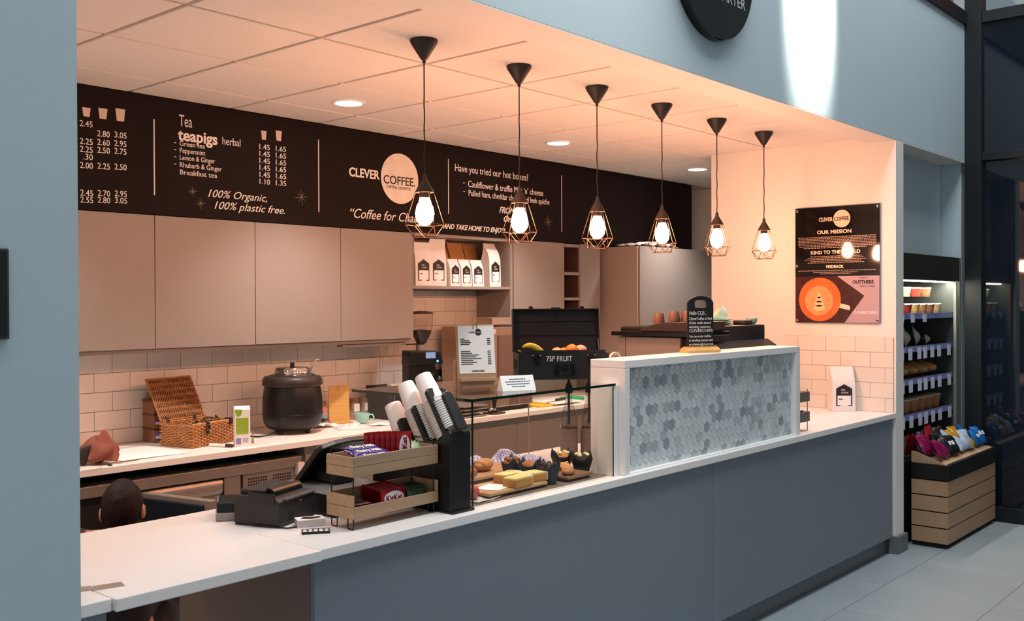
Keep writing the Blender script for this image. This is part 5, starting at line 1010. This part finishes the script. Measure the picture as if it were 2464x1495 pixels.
# sockets
def socket(x, z, lab, plug):
    s_ = thing('wall_socket', lab, 'socket', (x, 1.889, z)); MB().box(-0.075, 0.075, -0.004, 0.002, -0.043, 0.043).build('plate', white_pl, s_, False, bevel=0.003)
    MB().box(-0.05, -0.042, -0.006, -0.004, 0.01, 0.024).build('switch', white_pl, s_, False)
socket(3.66, 1.275, 'white wall socket above the plugged one', False); socket(3.66, 1.155, 'white wall socket with a black plug beside the oven', True)
p_ = thing('power_plug', 'black power plug in the wall socket beside the oven', 'plug', (3.72, 1.884, 1.14)); MB().box(-0.028, 0.028, -0.05, 0.0, -0.03, 0.03).build('plug_body', black_pl, p_, False, bevel=0.008); MB().tube([(0, -0.03, -0.03), (0, -0.03, -0.09), (0.005, -0.03, -0.16), (0.01, -0.03, -0.24)], 0.006, 8).build('cable', black_pl, p_, False, smooth=60)
# oven
ov = thing('speed_oven', 'stainless steel counter oven with vents behind the clipboard menu', 'oven', (3.98, 1.5, BZ))
sm = mat('oven_steel', '#b39a8a', 0.32, metal=0.9, noise=(30, 0.1), stretch=(1, 1, 25))
MB().box(-0.30, 0.155, -0.17, 0.30, 0.03, 0.585).build('shell', sm, ov, False, bevel=0.006); MB().box(-0.28, 0.14, -0.15, 0.28, 0.0, 0.03).build('base', black_mt, ov, False)
MB().box(-0.22, 0.14, -0.177, -0.17, 0.15, 0.53).build('door', mat('oven_door', '#8a7468', 0.3, metal=0.8), ov, False, bevel=0.004); MB().lathe([(0.011, 0), (0.011, 0.30)], 12, M=Matrix.Translation((0.12, -0.20, 0.17))).build('door_handle', chrome, ov, False, smooth=40)
for i in range(8):
    for x0, x1 in ((-0.10, 0.0), (0.02, 0.13)): MB().box(x0, x1, -0.1725, -0.168, 0.04 + i * 0.011, 0.046 + i * 0.011).build('vent_slot', mat('vent_brown', '#5a3d30', 0.6), ov, False)
for q in ((-0.285, -0.245, 0.54, 0.57), (0.06, 0.11, 0.545, 0.575), (-0.285, -0.255, 0.30, 0.335)): MB().box(q[0], q[1], -0.1712, -0.1695, q[2], q[3]).build('rating_plate', mat('rating_plate', '#d0bcae', 0.5) if q[2] > 0.4 else dark_gap, ov, False)
o = bx('baking_sheet', mat('dark_tray', '#2b211d', 0.4), 3.80, 4.13, 1.36, 1.72, BZ + 0.5858, BZ + 0.593, bevel=0.002); tag(o, 'dark baking sheet lying on top of the oven', 'baking tray')
gt = thing('steel_pan', 'steel gastronorm pan on the baking sheet on the oven', 'pan', (3.93, 1.52, BZ + 0.594)); 
mb = MB(); 
for q in ((-0.10, 0.10, -0.075, -0.072, 0, 0.05), (-0.10, 0.10, 0.072, 0.075, 0, 0.05), (-0.10, -0.097, -0.072, 0.072, 0, 0.05), (0.097, 0.10, -0.072, 0.072, 0, 0.05), (-0.10, 0.10, -0.075, 0.075, 0, 0.003)): mb.box(*q)
mb.build('body', mat('pan_steel', '#d8c8bc', 0.25, metal=0.8), gt, False)
mb = MB()
for q in ((-0.125, 0.125, -0.095, -0.072, 0.05, 0.053), (-0.125, 0.125, 0.072, 0.095, 0.05, 0.053), (-0.125, -0.097, -0.072, 0.072, 0.05, 0.053), (0.097, 0.125, -0.072, 0.072, 0.05, 0.053)): mb.box(*q)
mb.build('flange', mat('pan_steel', '#d8c8bc', 0.25, metal=0.8), gt, False)
# tray rack, portafilter stand and bits right
tr_ = thing('steel_tray_stack', 'stack of steel trays on the back worktop behind the glass case', 'trays', (3.42, 1.36, BZ))
for i in range(4): MB().box(-0.10, 0.13, -0.13, 0.13, 0.004 + i * 0.022, 0.010 + i * 0.022).build('tray', steel, tr_, False, bevel=0.002)
ts = thing('tamping_stand', 'dark tamping stand with a tamper behind the glass case', 'tamper', (3.66, 1.275, BZ)); MB().box(-0.06, 0.06, -0.05, 0.05, 0, 0.012).build('mat', mat('mat_brown', '#3a2620', 0.6), ts, False, bevel=0.003); MB().lathe([(0.027, 0.012), (0.027, 0.026), (0.010, 0.04), (0.014, 0.07), (0.020, 0.095), (0.014, 0.105)], 20).build('tamper', mat('tamper_dark', '#2a1a16', 0.3), ts, False, smooth=40); MB().ball((-0.03, 0.0, 0.03), (0.02, 0.018, 0.016), 10, 6).build('knob', chrome, ts, False, smooth=180)
o = bx('yellow_chopping_board', mat('board_yellow', '#e2b21c', 0.5), 4.16, 4.36, 1.28, 1.50, BZ + 0.0005, BZ + 0.011, bevel=0.003); tag(o, 'yellow chopping board on the back worktop', 'chopping board')
o = bx('white_chopping_board', white_pl, 4.30, 4.62, 1.25, 1.48, BZ + 0.0115, BZ + 0.022, bevel=0.003); tag(o, 'white chopping board lying on the yellow one', 'chopping board')
kn = thing('kitchen_knife', 'kitchen knife with dark handle on the chopping boards', 'knife', (4.42, 1.34, BZ + 0.0225), 0.15); MB().prism([(-0.17, 0.0), (0.0, -0.018), (0.0, 0.016), (-0.06, 0.016)], 0.001, 0.003).build('blade', chrome, kn, False); MB().box(0.0, 0.12, -0.012, 0.014, 0.0, 0.018).build('handle', mat('knife_handle', '#3a2a24', 0.5), kn, False, bevel=0.005)
o = bx('green_cloth', mat('cloth_green', '#2f9a58', 0.8, bump=(40, 0.4)), 4.62, 4.80, 1.36, 1.48, BZ + 0.0005, BZ + 0.03, bevel=0.012); tag(o, 'folded green cloth on the back worktop', 'cloth')
# ================================================================= chilled display and snack stand
FY = -0.855
cf = thing('chilled_display', 'tall black open chilled display with lit shelves in the alcove', 'chilled display', (5.98, -0.5, 0))
side_m = mat('fridge_side', '#5a605c', 0.4, metal=0.3); blk = mat('fridge_black', '#161311', 0.4)
bx('side', side_m, 5.352, 5.372, FY, -0.15, 0.02, 1.975, cf, 0.002); bx('side', side_m, 6.575, 6.595, FY, -0.15, 0.02, 1.975, cf, 0.002); bx('back', blk, 5.373, 6.574, -0.19, -0.15, 0.02, 1.975, cf)
bx('edge_trim', mat('trim_orange', '#8a5a40', 0.4), 5.373, 5.378, FY, FY + 0.02, 0.02, 1.975, cf); bx('header', mat('header_brown', '#2a241f', 0.35), 5.378, 6.573, FY + 0.005, -0.20, 1.795, 1.975, cf, 0.003); bx('base', blk, 5.378, 6.573, FY + 0.02, -0.20, 0.02, 0.56, cf)
bx('light_strip', mat('fridge_light', '#ffffff', emit=(1.0, 0.93, 0.78), estr=60), 5.42, 6.54, FY + 0.06, FY + 0.11, 1.788, 1.794, cf)
bx('glass_shelf', clear, 5.40, 6.55, -0.74, -0.25, 1.675, 1.680, cf)
bx('mullion', mat('fridge_post', '#7c8078', 0.4), 6.515, 6.545, FY + 0.01, FY + 0.03, 0.56, 1.79, cf)
shelf_m = mat('shelf_dark', '#2a2826', 0.4); strip_m = mat('price_strip', '#5862a8', 0.35, noise=(7, 0.5, '#c9cbe0'), stretch=(1, 0.01, 0.01)); tagm = mat('price_ticket', '#d6d6e6', 0.5)
SH = [1.545, 1.315, 1.09, 0.845, 0.56]
for k, z in enumerate(SH):
    s_ = bx('shelf', shelf_m, 5.38, 6.57, -0.80, -0.2, z, z + 0.014, cf)
    if k < 4:
        bx('price_strip', strip_m, 5.385, 6.565, -0.806, -0.801, z - 0.022, z + 0.018, s_, world=False)
        for x in ((5.45, 5.66, 5.9) if k == 0 else (5.44, 5.60, 5.78, 5.90, 6.05, 6.20, 6.42)): bx('price_ticket', tagm, x + 0.01 * k, x + 0.07 + 0.01 * k, -0.810, -0.8065, z - 0.075 + 0.03 * (k == 0), z + 0.005, s_, world=False)
tub_m = mat('clear_tub', '#e8e2d4', 0.25)
def pot(x, y, z, r, h, body, lid, label, cat, group, nm):
    o = thing(nm, label, cat, (x, y, z), 0, group)
    MB().lathe([(0.0, 0), (r * 0.82, 0), (r, h), (0.0, h)], 18, caps=False).build('tub', body, o, False, smooth=40); MB().lathe([(r * 1.06, h), (r * 1.06, h + 0.008), (r * 0.9, h + 0.010), (0.0, h + 0.010)], 18, caps=False).build('lid', lid, o, False, smooth=40)
ord_ = ('first', 'second', 'third', 'fourth', 'fifth', 'sixth', 'seventh', 'eighth', 'ninth')
salad = [mat('salad_%d' % i, c_, 0.6, noise=(30, 0.5)) for i, c_ in enumerate(('#7fa03a', '#c9683a', '#a8382a', '#d8b46a', '#b88a5a', '#9a6a48', '#c8a884'))]
for i in range(7): pot(5.46 + i * 0.155, -0.72, SH[0] + 0.0145, 0.055, 0.062, salad[i], tub_m, '%s salad pot from the left on the top lit shelf' % ord_[i], 'salad pot', 'salad pots on the top shelf', 'salad_pot')
for i in range(5): pot(5.50 + i * 0.21, -0.66, 1.6805, 0.055, 0.06, salad[(i * 3) % 7], tub_m, '%s fruit pot from the left on the glass shelf' % ord_[i], 'fruit pot', 'pots on the glass shelf', 'fruit_pot')
def pouch(x, y, z, w_, h, m, label, cat, group, nm, rz=0.0, lean=0.2):
    o = thing(nm, label, cat, (x, y, z), rz, group)
    MB().grid(lambda u, v: ((u - .5) * w_ * (1 - 0.15 * math.sin(PI * v)), -0.04 * math.sin(PI * u) * math.sin(PI * min(1, v * 1.1)) + lean * v * h, v * h), 10, 8).build('front', m, o, False, smooth=180)
    MB().grid(lambda u, v: ((u - .5) * w_ * (1 - 0.15 * math.sin(PI * v)), 0.028 * math.sin(PI * u) * math.sin(PI * min(1, v * 1.1)) + lean * v * h, v * h), 10, 8).build('back', m, o, False, smooth=180)
pap = mat('sandwich_bag', '#d8cebe', 0.4, noise=(14, 0.4, '#8a7658'))
for i in range(5): pouch(5.48 + i * 0.2, -0.70, SH[1] + 0.015, 0.15, (0.075, 0.085, 0.13, 0.14, 0.085)[i], pap, '%s wrapped sandwich from the left on the second shelf' % ord_[i], 'sandwich', 'wrapped sandwiches', 'wrapped_sandwich', 0.1 * i)
bread = mat('baguette_crust', '#a56a3c', 0.45, noise=(12, 0.4, '#d9a870'))
for i in range(5):
    o = thing('baguette', '%s wrapped baguette from the left on the third shelf' % ord_[i], 'baguette', (5.48 + i * 0.2, -0.62, SH[2] + 0.0145), 0.1, 'baguettes on the third shelf'); MB().ball((0, 0, 0.05), (0.055, 0.16, 0.05), 14, 10, jit=0.03).build('crust', bread, o, False, smooth=180)
    for s_ in (-0.05, 0.02): MB().box(-0.03, 0.03, s_ - 0.004, s_ + 0.004, 0.094, 0.099).build('slash', mat('slash_pale', '#dcb27c', 0.6), o, False)
kp = mat('kraft_pot', '#a5724a', 0.6)
for i in range(7): pot(5.46 + i * 0.158, -0.70, SH[3] + 0.0145, 0.062, 0.085, kp, mat('pot_lid', '#cbb79c', 0.5), '%s kraft soup pot from the left on the fourth shelf' % ord_[i], 'soup pot', 'kraft pots on the fourth shelf', 'soup_pot')
def drink(x, y, z, m, label, group):
    o = thing('juice_bottle', label, 'bottle', (x, y, z), 0, group); MB().lathe([(0.0, 0), (0.032, 0), (0.034, 0.005), (0.034, 0.11), (0.03, 0.13), (0.014, 0.165), (0.014, 0.185)], 18, caps=False).build('bottle', m, o, False, smooth=50); MB().cyl((0, 0, 0.185), 0.016, 0.018, 14).build('cap', white_pl, o, False, smooth=40); MB().lathe([(0.0345, 0.03), (0.0345, 0.07)], 18, caps=False).build('label', paper, o, False, smooth=50)
drink(5.45, -0.78, SH[4] + 0.0145, mat('juice_orange', '#d98a2a', 0.25), 'orange juice bottle at the front left of the bottom shelf', 'juice bottles'); drink(5.53, -0.76, SH[4] + 0.0145, mat('juice_yellow', '#d8b83a', 0.25), 'yellow juice bottle next to the orange one', 'juice bottles'); drink(5.50, -0.68, SH[4] + 0.0145, mat('juice_pale', '#cfc89a', 0.25), 'pale juice bottle behind the other juices', 'juice bottles')
canw = [mat('can_%d' % i, c_, 0.3, metal=0.7) for i, c_ in enumerate(('#aeb4b2', '#b02430', '#b8bcc4', '#9aa2b4', '#a0a4a6', '#a05a48'))]
for i in range(8):
    o = thing('drink_can', '%s drink can from the left on the bottom shelf' % ord_[i], 'can', (5.64 + i * 0.108, -0.745, SH[4] + 0.0145), 0, 'cans on the bottom shelf'); m_ = canw[(0, 1, 1, 2, 3, 2, 4, 5)[i]]
    MB().lathe([(0.0, 0), (0.026, 0), (0.032, 0.008), (0.032, 0.125), (0.027, 0.137)], 20, caps=False).build('can', m_, o, False, smooth=50); MB().cyl((0, 0, 0.134), 0.026, 0.003, 16).build('top', chrome, o, False)
# stand
st = thing('snack_stand', 'low wooden slatted snack stand with a black tray in front of the chiller', 'snack stand', (6.03, -0.98, 0))
SX0, SX1, SY0, SY1 = 5.492, 6.575, -1.105, -0.868
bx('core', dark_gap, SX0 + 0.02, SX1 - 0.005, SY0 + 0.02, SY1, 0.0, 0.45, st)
for k in range(4):
    z0 = 0.034 + k * 0.106; bx('slat', stand_m, SX0, SX1, SY0, SY0 + 0.018, z0, z0 + 0.0975, st, 0.001); bx('slat', stand_m, SX0, SX0 + 0.018, SY0 + 0.018, SY1, z0, z0 + 0.0975, st, 0.001)
bx('tray', blk, SX0 - 0.006, SX1, SY0 - 0.006, SY1, 0.457, 0.560, st, 0.002)
MB().prism([(SY0 + 0.005, 0.5605), (SY1, 0.5605), (SY1, 0.635), (SY1 - 0.02, 0.635)], SX0, SX0 + 0.012, lambda a, b, h: (h, a, b)).build('cheek', wood, st); MB().prism([(SY0 + 0.02, 0.5605), (SY1, 0.5605), (SY1, 0.61)], SX0 + 0.013, SX1, lambda a, b, h: (h, a, b)).build('slope', wood, st)
def crisp(x, y, z, m, label, group, rx=-0.6, rz=0.0, w_=0.125, h=0.15, txt=None):
    o = thing('crisp_packet', label, 'crisp packet', (x, y, z), rz, group); o.rotation_euler = (rx, 0, rz); ph = random.uniform(0, 6)
    def f(sg): return lambda u, v: ((u - .5) * w_ * (1 + 0.06 * math.sin(9 * v + ph)), sg * (0.026 * math.sin(PI * u) ** 0.7 * math.sin(PI * v) ** 0.5 * (1 + 0.3 * math.sin(7 * u + 5 * v + ph)) + 0.0004), v * h)
    mb = MB().grid(f(-1), 12, 10); mb.grid(f(1), 12, 10); mb.build('packet', m, o, False, smooth=120)
    MB().box(-w_ * 0.3, w_ * 0.3, -0.032, -0.029, h * 0.40, h * 0.60).build('brand_band', mat('packet_white', '#d8d8dc', 0.4), o, False) if txt else None
cmap = [('#8e1450', 'magenta', 4), ('#1b1c22', 'black', 4), ('#b9c6dc', 'white and blue', 3), ('#d99a20', 'yellow', 3), ('#1a6ab4', 'bright blue', 3)]
jj = 0
for col_, nm_, n_ in cmap:
    m_ = mat('packet_' + nm_, col_, 0.22, noise=(9, 0.35), bump=(18, 0.5, 0.02))
    for i in range(n_):
        cx_ = SX0 + 0.075 + 0.1165 * (jj // 2); r_ = jj % 2; jj += 1
        crisp(cx_, -1.045 + 0.085 * r_, 0.594 + 0.020 * r_, m_, '%s crisp packet, %s of its colour in the snack stand' % (nm_, ('leftmost', 'second', 'third', 'fourth')[i]), nm_ + ' crisp packets', rx=-0.62 + 0.14 * math.sin(jj * 1.3), rz=0.22 * math.sin(jj * 2.1), w_=0.112, h=0.125 + 0.01 * (jj % 3), txt=(nm_ in ('black', 'bright blue')))
crisp(5.79, -0.885, 0.640, mat('packet_red', '#b01824', 0.22, noise=(9, 0.4)), 'red packet leaning on the cans behind the snack stand', 'red packets', rx=-0.1, h=0.14)

# ================================================================= person crouching behind the counter
pe = thing('person', 'person with short dark hair and glasses crouching behind the counter in a black shirt', 'person', (0.585, 0.488, 0.0), -0.60)
skin = mat('skin', '#b07a5e', 0.5, noise=(30, 0.08)); hair = mat('dark_hair', '#0e0908', 0.6, spec=0.2, noise=(60, 0.6, '#2c140b'), bump=(200, 0.7, 0.004), stretch=(1, 1, 0.25)); shirt = mat('black_shirt', '#141316', 0.8, bump=(40, 0.3)); trouser = mat('navy_trousers', '#141b26', 0.8, bump=(40, 0.3))
def skinmesh(name, V, E, Rr, m, parent, root=0, sub=2):
    me = bpy.data.meshes.new(name); me.from_pydata(V, E, []); me.materials.append(m); o = bpy.data.objects.new(name, me); COL.objects.link(o); attach(o, parent, False)
    q = o.modifiers.new('skin', 'SKIN'); q.use_smooth_shade = True
    if not me.skin_vertices: 
        bm = bmesh.new(); bm.from_mesh(me); bm.verts.layers.skin.verify(); bm.to_mesh(me); bm.free()
    sv = me.skin_vertices[0].data
    for i, r in enumerate(Rr): sv[i].radius = (r, r) if not hasattr(r, '__len__') else r
    for i in range(len(sv)): sv[i].use_root = (i == root)
    q = o.modifiers.new('sub', 'SUBSURF'); q.levels = sub; q.render_levels = sub; return o
# local frame: person faces +y, x to their right
V = [(0, -0.02, 0.30), (0, 0.0, 0.45), (0, 0.02, 0.62), (0, 0.02, 0.73), (0, 0.05, 0.79), (0, 0.075, 0.83)]
E = [(0, 1), (1, 2), (2, 3), (3, 4), (4, 5)]; Rr = [0.14, 0.125, 0.135, 0.10, 0.055, 0.055]
def limb(pts, start, rs):
    global V, E, Rr
    prev = start
    for p_, r_ in zip(pts, rs): V.append(p_); Rr.append(r_); E.append((prev, len(V) - 1)); prev = len(V) - 1
    return prev
for s_ in (-1, 1):
    limb([(s_ * 0.10, 0.0, 0.27), (s_ * 0.15, 0.22, 0.36), (s_ * 0.16, 0.40, 0.44), (s_ * 0.15, 0.30, 0.24), (s_ * 0.14, 0.22, 0.08), (s_ * 0.15, 0.30, 0.045), (s_ * 0.16, 0.40, 0.035)], 0, [0.10, 0.085, 0.07, 0.058, 0.042, 0.042, 0.035])
    h_ = limb([(s_ * 0.16, 0.03, 0.750), (s_ * 0.23, 0.14, 0.56), (s_ * 0.20, 0.33, 0.48), (s_ * 0.18, 0.42, 0.50), (s_ * 0.175, 0.47, 0.505)], 3, [0.065, 0.048, 0.036, 0.028, 0.032])
    for k in range(4): limb([(s_ * (0.155 + 0.013 * k), 0.51, 0.505), (s_ * (0.153 + 0.013 * k), 0.545 + 0.006 * (k % 3), 0.495), (s_ * (0.153 + 0.013 * k), 0.56 + 0.006 * (k % 3), 0.475)], h_, [0.009, 0.008, 0.007])
    limb([(s_ * 0.150, 0.475, 0.498), (s_ * 0.130, 0.505, 0.492), (s_ * 0.128, 0.525, 0.482)], h_, [0.010, 0.009, 0.008])
body = skinmesh('body', V, E, Rr, skin, pe)
# head: one shaped surface with face
def headfn(p_, d):
    x_, y_, z_ = p_
    if z_ < 0: x_ *= 1 + 0.30 * z_ / 0.118 * 0.9; y_ = y_ * (1 + 0.12 * z_ / 0.118)
    if d.y > 0.3 and abs(d.x) < 0.30 and -0.45 < d.z < 0.12: y_ += 0.020 * (1 - abs(d.x) / 0.30) * (1 - abs(d.z + 0.15) / 0.3 if abs(d.z + 0.15) < 0.3 else 0)
    if d.y > 0.5 and 0.02 < d.z < 0.25 and 0.2 < abs(d.x) < 0.55: y_ -= 0.006
    return (x_, y_, z_)
HC = Vector((0, 0.10, 0.875)); HR = Matrix.Translation(HC) @ Matrix.Rotation(-0.38, 4, 'X') @ Matrix.Rotation(-0.15, 4, 'Z')
hd = MB().ball((0, 0, 0), (0.076, 0.096, 0.118), 32, 24, fn=headfn, M=HR).build('head', skin, pe, False, smooth=180)
for s_ in (-1, 1):
    MB().ball((s_ * 0.086, -0.002, -0.014), (0.010, 0.019, 0.031), 12, 10, M=HR).build('ear', skin, hd, False, smooth=180); MB().ball((s_ * 0.031, 0.083, 0.012), (0.012, 0.010, 0.010), 10, 8, M=HR).build('eye', white_pl, hd, False, smooth=180); MB().ball((s_ * 0.031, 0.0925, 0.012), (0.005, 0.002, 0.005), 8, 6, M=HR).build('iris', ink, hd, False, smooth=180)
MB().ball((0, 0.089, -0.058), (0.024, 0.008, 0.007), 12, 6, M=HR).build('mouth', mat('lips', '#94564a', 0.5), hd, False, smooth=180)
def hairfn(p_, d):
    k = 1.0
    if d.y > 0.45: k = 0.80 if d.z < 0.5 else 1.0
    if d.z < -0.55: k = 0.97 if d.y < -0.1 else 0.78
    j = 1 + 0.015 * math.sin(40 * d.x + 17 * d.z) + 0.012 * math.sin(55 * d.y + 9 * d.x)
    return tuple(c_ * k * j for c_ in p_)
MB().ball((0, -0.006, 0.010), (0.085, 0.105, 0.122), 40, 28, fn=hairfn, M=HR).build('hair', hair, pe, False, smooth=180)
gl = mat('spectacle_frame', '#9a8f80', 0.25, metal=0.8); g_ = MB()
for s_ in (-1, 1):
    g_.tube([HR @ Vector(q) for q in ((s_ * 0.082, -0.004, 0.014), (s_ * 0.086, 0.04, 0.016), (s_ * 0.070, 0.095, 0.018))], 0.0022, 6); g_.tube([HR @ Vector((s_ * 0.035 + 0.026 * math.cos(t), 0.104, 0.010 + 0.019 * math.sin(t))) for t in [2 * PI * i / 20 for i in range(20)]], 0.0018, 5, closed=True)
g_.tube([HR @ Vector((-0.01, 0.105, 0.014)), HR @ Vector((0.01, 0.105, 0.014))], 0.0018, 5); g_.build('glasses', gl, pe, False, smooth=60)
V = [(0, -0.02, 0.33), (0, 0.0, 0.45), (0, 0.02, 0.62), (0, 0.02, 0.735), (0, 0.045, 0.785)]; E = [(0, 1), (1, 2), (2, 3), (3, 4)]; Rr = [0.155, 0.14, 0.15, 0.115, 0.075]
for s_ in (-1, 1): limb([(s_ * 0.16, 0.03, 0.760), (s_ * 0.215, 0.12, 0.62)], 3, [0.075, 0.066])
skinmesh('t_shirt', V, E, Rr, shirt, pe)
V = [(0, -0.02, 0.30), (0, -0.01, 0.36)]; E = [(0, 1)]; Rr = [0.155, 0.145]
for s_ in (-1, 1): limb([(s_ * 0.10, 0.0, 0.27), (s_ * 0.15, 0.22, 0.36), (s_ * 0.16, 0.405, 0.445), (s_ * 0.15, 0.30, 0.24), (s_ * 0.14, 0.22, 0.10)], 0, [0.115, 0.10, 0.084, 0.07, 0.056])
skinmesh('trousers', V, E, Rr, trouser, pe)
for s_ in (-1, 1): MB().ball((s_ * 0.155, 0.33, 0.04), (0.045, 0.12, 0.04), 14, 8).build('shoe', black_mt, pe, False, smooth=180)
pe.scale = (0.94, 0.94, 0.94)
text('IN', 0.045, (-0.15, -0.058, 0.795), mat('shirt_red', '#c01820', 0.7), pe, ax=(1, 0.0, 0), ay=(0, 0.35, 0.94), world=False, bold=0.001, shear=0.2)
